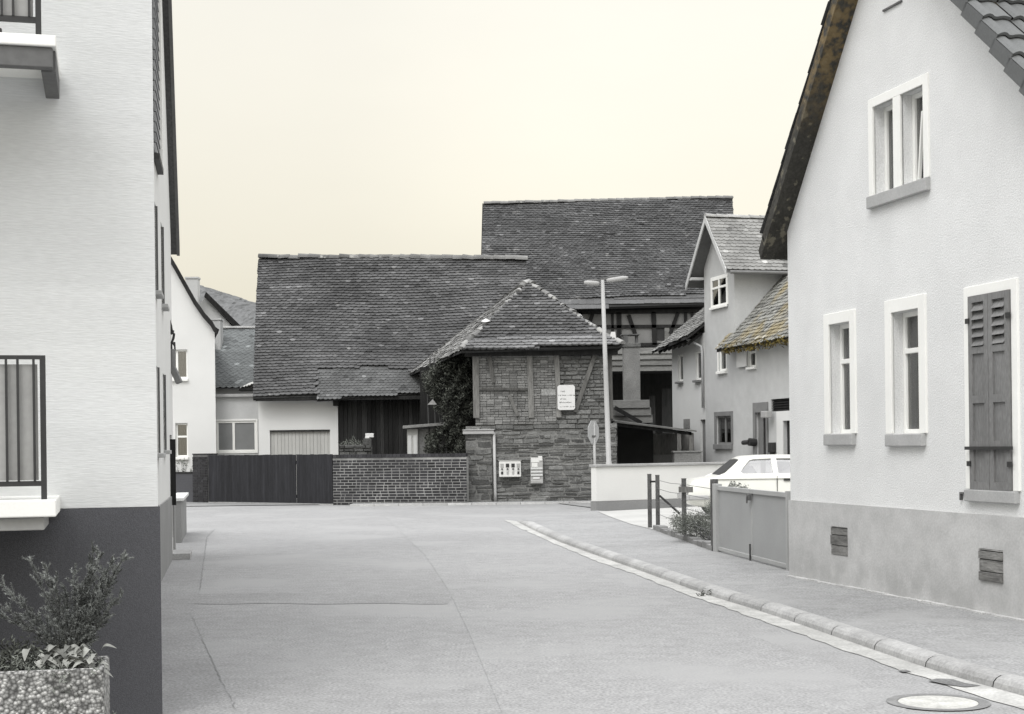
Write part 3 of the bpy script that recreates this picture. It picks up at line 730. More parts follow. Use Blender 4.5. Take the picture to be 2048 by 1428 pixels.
# house behind it: verge, two chimneys, slate roof
Fh = Fr((at(440, 700, 60).x, 60), (at(440, 700, 60).x + 1, 60))
fh = empty('slate_house', Fh, 'house with blue grey slate roof and two pale chimneys between gabled house and barn', 'house')
fx = lambda x, y, d=0: Fh.px(x, y, d)
mb = MB(); a = fx(462, 655); t0 = fx(385, 582)
out = [(t0[0] - 2, 0), (a[0] - .1, 0), (a[0] - .1, a[1] - .1), t0, (t0[0] - 2, t0[1] - 2)]
wall(mb, out, [], .1, 2.5); shell(mb, out, 1.2, 2.5); mb.build('wall', M['plaster_pale'], fh)
mb = MB(); mb.slab([(t0[0], 2.3, t0[1]), (a[0] + .1, 2.3, a[1] - .15), (a[0] + .1 - 1.2, 8.6, a[1] - .15), (t0[0] - 1.2, 8.6, t0[1])], (.05, 0, .14)); mb.build('roof', M['tile_grey'], fh)
mb = MB(); mb.slab([(t0[0], 2.25, t0[1]), (a[0] + .12, 2.25, a[1] - .17), (a[0] + .2, 2.25, a[1] + .03), (t0[0] + .08, 2.25, t0[1] + .2)], (0, .05, 0)); mb.build('verge_board', M['timber_dark'], fh)
for (x0, y0, x1, y1, d) in ((371, 557, 395, 605, 1.9), (415, 640, 441, 690, -5.2)):
    r = Fh.rect(x0, y0, x1, y1, d); mb = MB(); mb.box(r[0], r[1], d, d + .5, r[2] - .6, r[3]); mb.box(r[0] - .03, r[1] + .03, d - .03, d + .53, r[3], r[3] + .07)
    mb.build('chimney', M['plaster_pale'], fh)
sl0 = Fh.rect(395, 656, 520, 774)
e0 = at(430, 774, 52.6); e1 = at(520, 771, 52.6); rg0 = at(418, 658, 56.2); rg1 = at(525, 656, 56.2)
poly = [Fh.loc(p) for p in (e0 + V((-1.2, 0, 0)), e1, rg1, rg0 + V((-1.5, 0, 0)))]
mb = MB(); tiles(mb, poly, .22, .13, .010, (.92, 1.1), .006, .01, 21, tail=.7); mb.build('slate_roof', M['slate'], fh)
mb = MB(); deck(mb, poly); mb.build('roof_deck', M['deck'], fh)
mb = MB(); ridge_tiles(mb, Fh.loc(rg0 + V((-1.5, 0, .03))), Fh.loc(rg1 + V((0, 0, .03))), .08, .5, (1.6, 2.0), 4); mb.build('ridge_tiles', M['ridge'], fh)
mb = MB(); x0 = Fh.loc(e0).x - 1.2; x1 = Fh.loc(e1).x; mb.box(x0, x1, Fh.loc(e0).y + .25, Fh.loc(e0).y + .45, 0, e0.z + .15); mb.build('front_wall', M['plaster_grey'], fh)
# flat roofed annex with two big windows
An = Fr((at(474, 900, 51.2).x, 51.2), (at(474, 900, 51.2).x + 1, 51.2))
an = empty('flat_roof_annex', An, 'grey flat roofed annex with two large panes left of the garage', 'annex')
r = An.rect(431, 794, 519, 908)
g1 = An.rect(433, 842, 465, 904); g2 = An.rect(469, 842, 513, 904)
mb = MB(); wall(mb, [(r[0], 0), (r[1], 0), (r[1], r[3]), (r[0], r[3])], [(g1[0], g2[1], g1[2], g1[3])], .1); shell(mb, [(r[0], 0), (r[1], 0), (r[1], r[3]), (r[0], r[3])], 1.6)
mb.build('wall', M['plaster_grey'], an)
mb = MB(); mb.box(r[0], r[1], -.14, 1.6, r[3], r[3] + .1); mb.build('roof_edge', M['concrete'], an, bevel=.01)
window(an, (g1[0], g2[1], g1[2], g1[3]), .06, .07, mull=((g1[1] + .04 - g1[0]) / (g2[1] - g1[0]),), surround=.05, glass='glass_grey')
# plastic sheet lying on the flat roof and a small box below it
pb = at(497, 778, 51.6)
ps = empty('plastic_sheet', pb, 'crumpled white plastic sheet lying on the flat roof beside the barn', 'sheet')
mb = MB(); nn = 12; rr = random.Random(3); gvv = []
for i in range(nn + 1):
    row = []
    for j in range(nn + 1):
        u_, v_ = i / nn, j / nn; row.append(V((-.3 + .6 * u_, .6 * v_, .05 + .28 * u_ * math.sin(PI * min(1, v_ + .2)) + rr.uniform(-.03, .03))))
    gvv.append(row)
for i in range(nn):
    for j in range(nn): mb.quad(gvv[i][j], gvv[i+1][j], gvv[i+1][j+1], gvv[i][j+1])
mb.build('sheet', M['plaster_wall'], ps)
mb = MB(); mb.box(-.34, .32, -.02, .5, -.06, .03); mb.build('tray', M['timber_dark'], ps)

# ================================================================== HILL
mb = MB(); nx, ny = 420, 46; gvv = []
rr = random.Random(6); hp = at(455, 596, 380)
for i in range(nx + 1):
    X = -190 + 200 * i / nx; row = []
    top_ = hp.z - (X - hp.x) * .24 + 2 * math.sin(X * .05)
    for j in range(ny + 1):
        t = j / ny; row.append(V((X + rr.uniform(-.2, .2), 300 + 80 * t + (20 if j == ny else 0), max(-1, top_ * math.sin(t * PI / 2 * 1.03) + (rr.uniform(-.22, .2) if 0 < j else -1)))))
    gvv.append(row)
for i in range(nx):
    for j in range(ny): mb.quad(gvv[i][j], gvv[i+1][j], gvv[i+1][j+1], gvv[i][j+1], rr.uniform(.9, 1.1))
tag(mb.build('hill', M['hill']), kind='structure')

# ================================================================== GATE ROW
g0, g1_ = ground(418, 1006), ground(667, 1010.5)
GT = Fr((g0.x, g0.y), (g1_.x, g1_.y)); GL = (g1_ - g0).length
gh = GT.px(540, 909)[1]
gt = empty('wooden_gate', GT, 'wide dark stained double board gate beside the brick wall', 'gate')
rr = random.Random(5)
for (a0, a1) in ((.02, GL * .715), (GL * .722, GL - .02)):
    mb = MB(); x = a0
    while x < a1 - .02:
        w = min(.115, a1 - x); mb.box(x, x + w - .0015, -.01 + rr.uniform(-.001, .001), .02, .05, gh - rr.uniform(0, .012), rr.uniform(.9, 1.1)); x += w
    mb.box(a0, a1, .021, .06, .2, .3); mb.box(a0, a1, .021, .06, gh - .3, gh - .2)
    mb.build('gate_leaf', M['timber_gate'], gt)
mb = MB(); mb.box(-.0, GL, -.03, .05, 0, .035); mb.build('threshold', M['concrete'], gt)
pw = GT.px(388, 960)[0]
pr_ = empty('brick_pillar', GT, 'dark brick gate pillar at the left end of the wooden gate', 'pillar')
mb = MB(); mb.box(pw, -.01, -.04, .4, 0, gh + .02); mb.build('core', M['joint_dark'], pr_)
mb = MB(); bricks(mb, pw, -.01, 0, gh, -.04, seed=3); mb.box(pw - .01, .0, -.06, .42, gh + .02, gh + .05, .9); mb.build('bricks', M['brick'], pr_)
dw = empty('dark_garden_wall', GT, 'low dark garden wall left of the brick pillar', 'wall')
mb = MB(); mb.box(pw - 3, pw - .01, .05, .25, 0, GT.px(370, 947)[1]); mb.build('wall', M['plinth_dark'], dw)
mb = MB(); mb.box(pw - 3, pw - .01, .03, .27, GT.px(370, 947)[1], GT.px(370, 944)[1]); mb.build('coping', M['timber_dark'], dw)
bs = at(368, 935, 49.3); bp = empty('garden_bush', V((bs.x, bs.y, 0)), 'thin leafy bush behind the low dark wall', 'bush')
mb = MB(); rr = random.Random(2); stem = MB(); pts = []
for k in range(12):
    p = at(rr.uniform(352, 384), rr.uniform(918, 943), 49.3 + rr.uniform(-.15, .15)) - V((bs.x, bs.y, 0)); pts.append(p)
    stem.tube([(0, 0, 0), (p.x * .4, p.y * .5, p.z * .6), p], [.015, .008, .004], 5)
leaves(mb, pts, .05, 7, .06, (.6, 1.4), 3, .5); mb.build('foliage', M['leaf_mid'], bp); stem.build('stem', M['bark'], bp)
# brick wall
k0, k1 = ground(667, 1010.5), ground(934, 1009.5)
KW = Fr((k0.x, k0.y), (k1.x, k1.y)); KL = (k1 - k0).length; kh = KW.px(800, 908)[1]
kw = empty('brick_wall', KW, 'dark clinker brick wall with white joints beside the wooden gate', 'wall')
mb = MB(); mb.box(0, KL, 0, .25, 0, kh - .1); mb.build('core', M['joint'], kw)
mb = MB(); bricks(mb, 0, KL, .0, kh - .115, 0, bw=.225, bh=.064, j=.021, seed=8, tone=(.6, 1.5), depth=.004)
x = 0
while x < KL - .02:
    w = .118; mb.box(x, min(KL, x + w - .008), -.014, .262, kh - .105, kh, R.uniform(.9, 1.7)); x += w
mb.build('bricks', M['brick'], kw)
KW2 = KW

# ================================================================== LONG BARN
Eb = at(700, 792, 49.6); Rb = at(700, 514.5, 54.2)
BN = V((1, 0, 0)).cross(Rb - Eb); BN = BN if BN.z > 0 else -BN; BN.normalize()
hb = lambda x, y: hitplane(x, y, Eb, BN)
BA = Fr((0, 50.1), (1, 50.1))
ba = empty('long_barn', BA, 'long old barn with mossy tiled roof, white garage front and dark board wall', 'barn')
pxp = [(506, 797), (634, 793), (634, 799), (850, 787), (1055, 777), (1052, 519), (800, 516), (680, 514.5), (517, 518)]
poly = [BA.loc(hb(*p)) for p in pxp]
patch_px = [(635, 800), (852, 787), (846, 745), (820, 742), (760, 735), (635, 742)]
patch = [BA.loc(hb(*p)) for p in patch_px]
mb = MB(); tiles(mb, poly, .19, .135, .042, (.72, 1.26), .012, .06, 31, skip=patch, odd=.03); mb.build('roof_tiles', M['tile_old'], ba)
mb = MB(); u_, v_, n_ = plane_axes(poly); tiles(mb, [p + n_ * .03 for p in patch], .15, .12, .02, (.85, 1.2), .006, .012, 32, tail=.3)
mb.build('roof_patch', M['tile_new'], ba)['label'] = 'newer finer tiled roof patch above the dark board wall'
mb = MB(); deck(mb, poly, .1, .0)
bk = [V((p.x, 2 * (54.2 - 50.1) - p.y, p.z)) for p in (poly[0], poly[4], poly[5], poly[-1])]; deck(mb, bk); mb.build('roof_deck', M['deck'], ba)
mb = MB(); ridge_tiles(mb, BA.loc(hb(517, 517)) + V((0, 0, .06)), BA.loc(hb(800, 516)) + V((0, 0, .02)), .14, .36, (.5, .85), 5, jit=.025); ridge_tiles(mb, BA.loc(hb(800, 516)) + V((0, 0, .02)), BA.loc(hb(1052, 520)) + V((0, 0, .06)), .16, .36, (.6, .95), 15, jit=.02); mb.build('ridge_tiles', M['ridge'], ba)
s_l = BA.px(517, 850)[0]; s_m = BA.px(676, 850)[0]; s_r = BA.px(1050, 850)[0]
gd = BA.rect(540, 861, 660, 908); gd = (gd[0], gd[1], .0, gd[3])
zw = BA.px(600, 795)[1]
mb = MB(); wall(mb, [(s_l, 0), (gd[0], 0), (gd[0], gd[3]), (gd[1], gd[3]), (gd[1], 0), (s_m, 0), (s_m, zw + .05), (s_l, zw + .05)], [], .1)
mb.box(s_l, s_m, .001, .2, gd[3] + .001, zw); mb.box(s_l, gd[0], .001, .2, 0, gd[3]); mb.box(gd[1], s_m, .001, .2, 0, gd[3]); mb.build('front_wall', M['plaster_white'], ba)
mb = MB(); x = gd[0] + .01; rr = random.Random(1)
while x < gd[1] - .01:
    w = min(.12, gd[1] - x); mb.box(x, x + w - .008, .07, .1, .02, gd[3] - .005, rr.uniform(.94, 1.04)); x += w
mb.box(gd[0], gd[1], .101, .12, 0, gd[3]); mb.build('garage_door', mat('pale_garage_boards', (.44, .44, .42), .7, .05, 2, .04, 30, 0, tone=True), ba)
mb = MB(); mb.box(gd[0], gd[1], -.02, .07, gd[3] - .03, gd[3] + .02); mb.build('door_lintel', M['timber_dark'], ba)
mb = MB(); x = s_m + .02; rr = random.Random(12)
while x < s_r:
    w = rr.uniform(.13, .2); mb.box(x, x + w - .01, .05 + rr.uniform(0, .02), .09, 0, zw + .1, rr.uniform(.6, 1.6)); x += w
mb.build('board_wall', M['timber_dark'], ba)
mb = MB(); out = [(s_l, 0), (s_r, 0), (s_r, zw), (s_l, zw)]; shell(mb, out, 8, .25)
for sx in (s_l, s_r - .05): mb.slab([(sx, .25, zw), (sx, 8.2, zw), (sx, 4.1, Rb.z - .25)], (.05, 0, 0))
mb.build('side_wall', M['infill'], ba)
mb = MB(); mb.box(s_l, s_r, -.5, -.38, zw - .12, zw + .0); mb.box(s_m - .12, s_m + .06, -.32, .04, zw - .3, zw - .1)
for k in range(7):
    x = s_l + .3 + k * .8; mb.box(x, x + .12, -.42, .04, zw - .02, zw + .1)
mb.build('eaves_beam', M['timber_dark'], ba)

# yard in front of the barn: stone trough with weeds, white box, cabinet
Y1 = 47.6
r = [at(679, 885, Y1), at(743, 908, Y1)]
sw = empty('rubble_garden_wall', V((r[0].x, Y1, 0)), 'small rubble wall with weeds behind the brick wall by the barn', 'wall')
mb = MB(); L1 = r[1].x - r[0].x; mb.box(0, L1, .03, .3, 0, r[0].z - .08); mb.build('core', M['mortar'], sw)
mb = MB(); rubble(mb, 0, L1, .6, r[0].z - .08, 0, .1, .18, .2, .4, 5, (.4, .9)); mb.box(L1 * .75, L1, -.03, .3, r[0].z - .08, r[0].z + .12, .6); mb.build('stones', M['stone'], sw)
wd = empty('weeds', V((r[0].x, Y1, r[0].z - .08)), 'tuft of pale weeds growing on the small rubble wall', 'weeds')
mb = MB(); rr = random.Random(3); leaves(mb, [(rr.uniform(0, L1 * .75), rr.uniform(0, .25), rr.uniform(0, .1)) for _ in range(40)] + [(rr.gauss(L1 * .42, .09), .1, rr.uniform(.05, .3)) for _ in range(14)], .03, 6, .035, (.5, 1.6), 4, .35); mb.build('foliage', M['leaf_mid'], wd)
q = at(738, 876, 47.5); mb = MB(); mb.box(-.13, .13, 0, .2, -.05, .08); mb.box(-.14, .0, -.01, .1, -.08, -.02, .3)
tag(mb.build('white_box', M['board'], loc=(q.x, 47.65, r[0].z + .2), bevel=.01), 'small white box on top of the rubble wall', 'box')
c0, c1 = at(814, 858, 46.8), at(833, 908, 46.8)
cb = empty('meter_cabinet', V((c0.x, 46.8, 0)), 'narrow pale cabinet with two doors under a flat hood beside the ivy', 'cabinet')
cw = c1.x - c0.x + .05
mb = MB(); mb.box(0, cw, 0, .5, 0, c0.z); mb.build('body', M['gutter'], cb, bevel=.006)
for k in (0, 1):
    mb = MB(); mb.box(.03 + k * (cw * .5), cw * .5 + k * (cw * .5) - .03, -.02, 0, .9, c0.z - .2); mb.build('door', M['plaster_pale'], cb, bevel=.004)
mb = MB(); mb.slab([(-.12, -.2, c0.z + .01), (cw + .9, -.2, c0.z + .1), (cw + .9, .7, c0.z + .1), (-.12, .7, c0.z + .01)], (0, 0, .09)); mb.build('hood', M['infill'], cb, bevel=.01)
mb = MB(); mb.box(cw + .01, cw + .9, .1, .5, 0, c0.z); mb.build('side_panel', M['infill'], cb)

# ================================================================== STONE TOWER HOUSE
T = Fr((0, 45.0), (1, 45.0))
tw = empty('stone_house', T, 'square old stone and timber frame building with pyramid tiled roof on the corner', 'building')
sL, sR = T.px(931, 930)[0], T.px(1234, 900)[0]
uL, uR = T.px(947, 780)[0], T.px(1222, 760)[0]
sP0 = T.px(986, 930)[0]; zl = T.px(1090, 850)[1]; zp2 = T.px(950, 868)[1]; ze2 = T.px(1080, 706)[1]
mb = MB(); mb.box(sL + .02, sR - .02, -.012, 6.5, 0, zl - .13); mb.box(sL + .02, sR - .02, .03, 6.5, zl - .13, zl - .01); mb.box(sL + .02, sP0 - .03, -.075, .0, 0, zp2); mb.box(uL + .05, uR - .02, .1, 6.5, zl, ze2); mb.build('core_wall', M['mortar'], tw)
sP = T.px(986, 930)[0]
mb = MB(); rubble(mb, sL, sP - .02, 0, zp2 + .02, -.06, .1, .22, .25, .6, 14, (.5, 1.3), gap=.04); rubble(mb, sP, sR, 0, zl - .12, 0, .055, .15, .12, .55, 15, (.55, 1.6), gap=.036)
rubble(mb, sL, sP - .02, zp2 + .06, zl - .05, -.02, .12, .16, .3, .6, 17, (.7, 1.3))
x = sP - .35
rr = random.Random(4)
while x < sR - .05:
    w = rr.uniform(.35, .8); mb.box(x, min(sR, x + w - .015), -.05 + rr.uniform(-.02, .02), .3, zl - .11 + rr.uniform(-.02, .02), zl + rr.uniform(-.03, .03), rr.uniform(.8, 1.5)); x += w
# right return of the stone base
for k in range(14):
    z0 = zl * k / 14; y_ = .05
    while y_ < 5.5:
        w = rr.uniform(.25, .6); mb.box(sR - .05, sR + rr.uniform(.0, .03), y_, y_ + w - .02, z0 + .01, z0 + zl / 14 - .008, rr.uniform(.6, 1.4)); y_ += w
mb.build('stone_base', M['stone'], tw)
# infill: brick and rubble panels between timbers
def post(mb, a, b, w, y0=-.03, tn=1.0):
    pa, pb = T.px(*a), T.px(*b); mb.bar((pa[0], .05, pa[1]), (pb[0], .05, pb[1]), w, .16, (0, 1, 0), tn)
mb = MB(); xm = T.px(1108, 770)[0]
bricks(mb, uL + .05, T.px(1112, 770)[0], zl + .03, ze2 - .05, .08, .22, .065, .012, (.7, 1.25), 21, .03, .012)
mb.build('brick_infill', M['infill'], tw)
mb = MB(); rubble(mb, T.px(1112, 770)[0], uR, zl + .02, ze2 - .08, .08, .08, .15, .2, .5, 23, (.75, 1.5), gap=.03)
q = T.rect(1083, 778, 1112, 791); mb.box(q[0], q[1], .03, .1, q[2], q[3], 2.3); mb.build('rubble_infill', M['stone'], tw)
for (a, b, w, tn) in (((951, 703), (953, 836), .19, .95), ((1059, 703), (1063, 836), .17, 1.05), ((1113, 703), (1118, 835), .15, 1.1), ((1219, 703), (1222, 838), .14, .5),
                   ((977, 704), (987, 766), .12, .55), ((1192, 704), (1150, 824), .13, .75), ((1018, 790), (1036, 832), .1, .9), ((958, 777), (1054, 779), .08, .5), ((1120, 777), (1160, 777), .08, .8)):
    mb = MB(); post(mb, a, b, w, tn=tn); mb.build('timber', M['timber_grey'], tw, bevel=.01)
mb = MB(); mb.box(uL - .25, uR + .2, -.22, .06, ze2 - .08, ze2 + .1); mb.box(uL + .0, uR, .0, .3, ze2 + .1, ze2 + .25); mb.build('eaves_beam', M['timber_dark'], tw)
# roof planes (tower-local)
tl = lambda x, y, d: V((T.px(x, y, d)[0], d, T.px(x, y, d)[1]))
FL, FRr, AP = tl(922, 702, -.45), tl(1243, 692, -.45), tl(1055, 566, 2.5)
Pp = T.loc(hb(820, 752)) + BN * .1; Rp = T.loc(hb(1040, 577)) + BN * .12
BRr = V((FRr.x - .1, 6.4, FRr.z)); APb = V((AP.x, 6.6, AP.z + .1))
front = [FL, FRr, AP]
mb = MB(); tiles(mb, front, .19, .16, .045, (.75, 1.25), .015, .03, 41, odd=.04); mb.build('roof_tiles', M['tile_old'], tw)
uF, vF, nF = plane_axes(front); mb = MB(); tiles(mb, [FL + nF * .03, FRr + nF * .03, FRr.lerp(AP, .13) + nF * .03, FL.lerp(AP, .13) + nF * .03], .2, .15, .04, (1.5, 2.1), .012, .02, 45, odd=.02); mb.build('eaves_tiles', M['tile_old'], tw)
mb = MB(); deck(mb, front, .07, .01); mb.slab([FRr, BRr, APb, AP], (0, 0, -.07)); mb.slab([FL, AP, Rp, Pp], (0, 0, -.06)); mb.build('roof_deck', M['deck'], tw)
mb = MB(); tiles(mb, [FRr, BRr, APb, AP], .18, .15, .024, (.65, 1.3), .018, .03, 42)
mb.build('side_roof_tiles', M['tile_old'], tw)
mb = MB(); tiles(mb, [FL, AP, Pp], .18, .15, .024, (.8, 1.4), .03, .03, 43, odd=.06); tiles(mb, [AP, Rp, Pp], .18, .15, .024, (.8, 1.4), .03, .03, 44)
mb.build('valley_tiles', M['ridge'], tw)
mb = MB()
def sagline(p, q, k=6, s=.06): return [p.lerp(q, i / k) - V((0, 0, s * math.sin(PI * i / k))) for i in range(k + 1)]
for (p, q, sd) in ((FL, AP, 1), (FRr, AP, 2)):
    ln = sagline(p + V((0, 0, .07)), q + V((0, 0, .09)))
    for i, (a_, b_) in enumerate(zip(ln, ln[1:])): ridge_tiles(mb, a_, b_, .095, .24, (.5, 1.7), sd * 10 + i, jit=.05)
mb.build('hip_tiles', M['ridge'], tw)
mb = MB(); p = FL.lerp(AP, .36) + V((0, -.06, .12)); mb.add([p + V((-.15, 0, 0)), p + V((0, -.1, -.03)), p + V((.14, 0, .01)), p + V((0, .1, .05)), p + V((0, 0, .09))], [(0, 1, 4), (1, 2, 4), (2, 3, 4), (3, 0, 4), (0, 3, 2, 1)])
mb.build('mortar_cap', M['board'], tw)['label'] = 'bright white patch of mortar on the left hip'
q = tl(1226, 681, -.2); mb = MB(); mb.slab([(q.x - .12, -.2, q.z - .02), (q.x + .1, -.2, q.z - .04), (q.x + .07, -.2, q.z + .26), (q.x - .05, -.2, q.z + .26)], (0, .12, 0)); mb.build('vent_cap', M['board'], tw)
# rain gutter and downpipe
a, b = T.px(926, 865), T.px(988, 864)
dp = empty('rain_pipe', T, 'pale gutter and downpipe on the stone building beside the brick wall', 'drainpipe')
mb = MB(); mb.box(a[0], b[0], -.2, -.02, a[1] - .055, a[1] + .055); mb.box(a[0] - .01, b[0] + .02, -.23, -.02, a[1] + .057, a[1] + .085)
mb.build('gutter', M['pole'], dp, bevel=.015)
t = T.px(988, 864); f_ = T.px(991, 1003); mb = MB(); mb.tube([(t[0], -.11, t[1]), (f_[0], -.11, .3), (f_[0], -.11, f_[1])], .045, 10); mb.build('downpipe', M['pole'], dp, smooth=True)
# notice board
q = T.rect(1115, 770, 1150, 820, -.12)
nb = empty('notice_board', V(T.w((q[0] + q[1]) / 2, -.12, q[2])), 'white notice board with five lines of lettering on the timber wall', 'sign')
w2, h2_ = (q[1] - q[0]) / 2, q[3] - q[2]
mb = MB(); c_ = .05; mb.slab([(-w2 + c_, 0, 0), (w2 - c_, 0, 0), (w2, 0, c_), (w2, 0, h2_ - c_), (w2 - c_, 0, h2_), (-w2 + c_, 0, h2_), (-w2, 0, h2_ - c_), (-w2, 0, c_)], (0, .02, 0)); mb.build('panel', M['board'], nb, bevel=.004)
mb = MB(); rr = random.Random(3)
for (zf, xs, n_, hh) in ((.72, -.62, 4, .055), (.57, -.9, 15, .04), (.42, -.68, 5, .045), (.28, -.78, 10, .042), (.12, -.74, 14, .032)):
    x = xs * w2
    for k in range(n_):
        wv = rr.uniform(.016, .026); hv = hh * h2_ * rr.choice((1, 1, .75, 1.25)); z_ = zf * h2_
        mb.box(x, x + .008, -.004, -.001, z_, z_ + hv)
        if rr.random() < .7: mb.box(x + .008, x + wv, -.004, -.001, z_ + hv * rr.choice((0, .45, .8)), z_ + hv * rr.choice((0, .45, .8)) + .012)
        if rr.random() < .6: mb.box(x + wv, x + wv + .007, -.0045, -.001, z_, z_ + hv * .8)
        x += wv + .016
mb.build('lettering', M['ink'], nb)
# vending machine
q = T.rect(998, 922, 1042, 954, -.25)
vm_ = empty('vending_machine', V(T.w(q[0], -.25, q[2])), 'cream vending machine with four slots on the stone wall', 'vending machine')
vw, vh = q[1] - q[0], q[3] - q[2]
mb = MB(); mb.box(0, vw, 0, .26, 0, vh); mb.build('case', M['cream'], vm_, bevel=.02)
mb = MB(); mb.box(-.015, vw + .015, -.012, .26, vh + .001, vh + .03); mb.build('lid', M['grey_enamel'], vm_, bevel=.008)
for i, fx_ in enumerate((.14, .39, .64, .88)):
    c_ = fx_ * vw
    mb = MB(); mb.box(c_ - .05, c_ + .05, -.012, 0.004, vh * .6, vh * .84); mb.build('display_window', M['grey_enamel' if i in (0, 3) else 'iron'], vm_, bevel=.004)
    mb = MB(); mb.tube([(c_, -.0, vh * .5), (c_, -.05, vh * .5)], .028, 10); mb.box(c_ - .035, c_ + .035, -.058, -.05, vh * .485, vh * .515); mb.build('crank', M['iron_grey'], vm_)
    mb = MB(); mb.box(c_ - .032, c_ + .032, -.014, 0.003, vh * .17, vh * .34); mb.build('slot', M['iron' if i in (0, 3) else 'grey_enamel'], vm_, bevel=.004)
q = T.rect(1061, 914, 1086, 968, -.16)
cm = empty('cigarette_machine', V(T.w(q[0], -.16, q[2])), 'narrow grey drawer machine with stickers right of the cream machine', 'vending machine')
vw, vh = q[1] - q[0], q[3] - q[2]
mb = MB(); mb.box(0, vw, 0, .17, 0, vh); mb.build('case', M['grey_enamel'], cm, bevel=.012)
mb = MB(); mb.box(.02, vw - .1, -.012, 0, vh * .8, vh * .96); mb.box(.04, vw - .16, -.014, 0, vh * .63, vh * .78); mb.box(vw - .14, vw - .02, -.02, 0, vh * .86, vh + .03); mb.build('display_window', M['cream'], cm, bevel=.004)
for k in range(3):
    mb = MB(); z_ = vh * (.54 - k * .12); mb.box(.01, vw - .01, -.03, 0, z_, z_ + vh * .07); mb.build('drawer', M['plaster_pale'], cm, bevel=.005)
mb = MB(); mb.box(.07, vw - .1, -.02, 0, vh * .19, vh * .26); mb.build('label_plate', M['board'], cm)
mb = MB(); mb.box(0, vw, -.05, -.001, .02, vh * .16); mb.build('tray', M['grey_enamel'], cm, bevel=.02)
# ivy
ivb = at(890, 900, 46.6); iv = empty('ivy', V((ivb.x, 46.6, 0)), 'dark ivy mass hanging between the barn and the stone building', 'ivy')
mb = MB(); rr = random.Random(14); pts = []
ivo = V((ivb.x, 46.6, 0))
poly2 = [(846, 770), (850, 745), (880, 722), (925, 712), (946, 712), (946, 830), (932, 845), (934, 908), (848, 908), (856, 870), (888, 850), (888, 830), (868, 815), (862, 790)]
for _ in range(3800):
    x, y = rr.uniform(844, 948), rr.uniform(705, 910)
    if not inside(poly2, x, y): continue
    bulge = .55 * math.sin(x * .09) * math.sin(y * .05 + 1) + .35 * math.sin(x * .21 + y * .13)
    pts.append(at(x, y, 46.7 - .5 * bulge + rr.uniform(-.1, .25)) - ivo)
leaves(mb, pts, .055, 3, .06, (.35, 1.7), 7, .8); mb.build('foliage', M['leaf_dark'], iv)
mb = MB()
for k in range(9):
    x = rr.uniform(860, 935); mb.tube([at(x + rr.uniform(-6, 6), y, 46.9) - ivo for y in (905, 850, 800, 750, 715)], .025, 5)
mb.build('stem', M['bark'], iv)
q = at(864, 804, 46.0); mb = MB(); mb.add([(-.14, 0, -.08), (.14, 0, -.08), (.14, .2, -.06), (-.14, .2, -.06), (.02, .08, .09)], [(0, 1, 4), (1, 2, 4), (2, 3, 4), (3, 0, 4), (0, 3, 2, 1)])
tag(mb.build('slate_hood', M['infill'], loc=(q.x, q.y, q.z)), 'small grey slate hood poking out of the ivy', 'hood')
mb = MB(); mb.box(T.px(846, 800, 4.4)[0], T.px(948, 800, 4.4)[0], 2.9, 3.0, 0, T.px(890, 715, 3)[1] - .3)
mb.build('link_wall', M['timber_dark'], tw)

# ================================================================== BIG BARN
Eg = at(1270, 617, 62.0); Rg = at(1215, 402.5, 67.2)
GN = V((1, 0, 0)).cross(Rg - Eg); GN = GN if GN.z > 0 else -GN; GN.normalize()
hg = lambda x, y: hitplane(x, y, Eg, GN)
GB = Fr((0, 62.6), (1, 62.6))
gb = empty('big_barn', GB, 'huge old barn with tall patched tile roof and half timbered wall behind the stone building', 'barn')
strip = 598
poly = [GB.loc(hg(*p)) for p in ((962, 603), (1480, 589), (1464, 397), (1350, 402), (1215, 405), (1060, 408.5), (967, 409))]
mb = MB(); tiles(mb, poly, .19, .135, .042, (.72, 1.26), .012, .055, 51, odd=.05); mb.build('roof_tiles', M['tile_far'], gb)
poly3 = [GB.loc(hg(*p)) for p in ((962, 622), (1482, 607), (1480, 589), (962, 603))]
mb = MB(); tiles(mb, poly3, .3, .3, .03, (1.2, 1.45), .01, .012, 52, tail=.02, odd=0); mb.build('eaves_tiles', M['tile_far'], gb)
full = [GB.loc(hg(*p)) for p in ((962, 621), (1482, 606), (1464, 397), (967, 409))]
mb = MB(); deck(mb, full, .12, .0); bk = [V((p.x, 2 * 4.6 - p.y, p.z)) for p in full]; deck(mb, bk, .1); mb.build('roof_deck', M['deck'], gb)
mb = MB(); ridge_tiles(mb, full[3] + V((0, 0, .06)), full[2] + V((0, 0, .06)), .12, .36, (.7, 1.1), 6); mb.build('ridge_tiles', M['ridge'], gb)
mb = MB(); a_, b_ = full[0], full[3]; mb.slab([a_ + V((-.05, 0, -.22)), b_ + V((-.05, 0, -.22)), b_ + V((-.05, 0, .05)), a_ + V((-.05, 0, .05))], (.05, 0, 0)); mb.build('verge_board', M['timber_dark'], gb)
gL, gR = GB.px(975, 650)[0], GB.px(1480, 650)[0]; zE = GB.px(1270, 622)[1]
zm = GB.px(1300, 690)[1]; zbd = GB.px(1300, 742)[1]
mb = MB(); mb.box(gL, gR, 0, .2, zm, zE); mb.build('infill', M['infill_far'], gb)
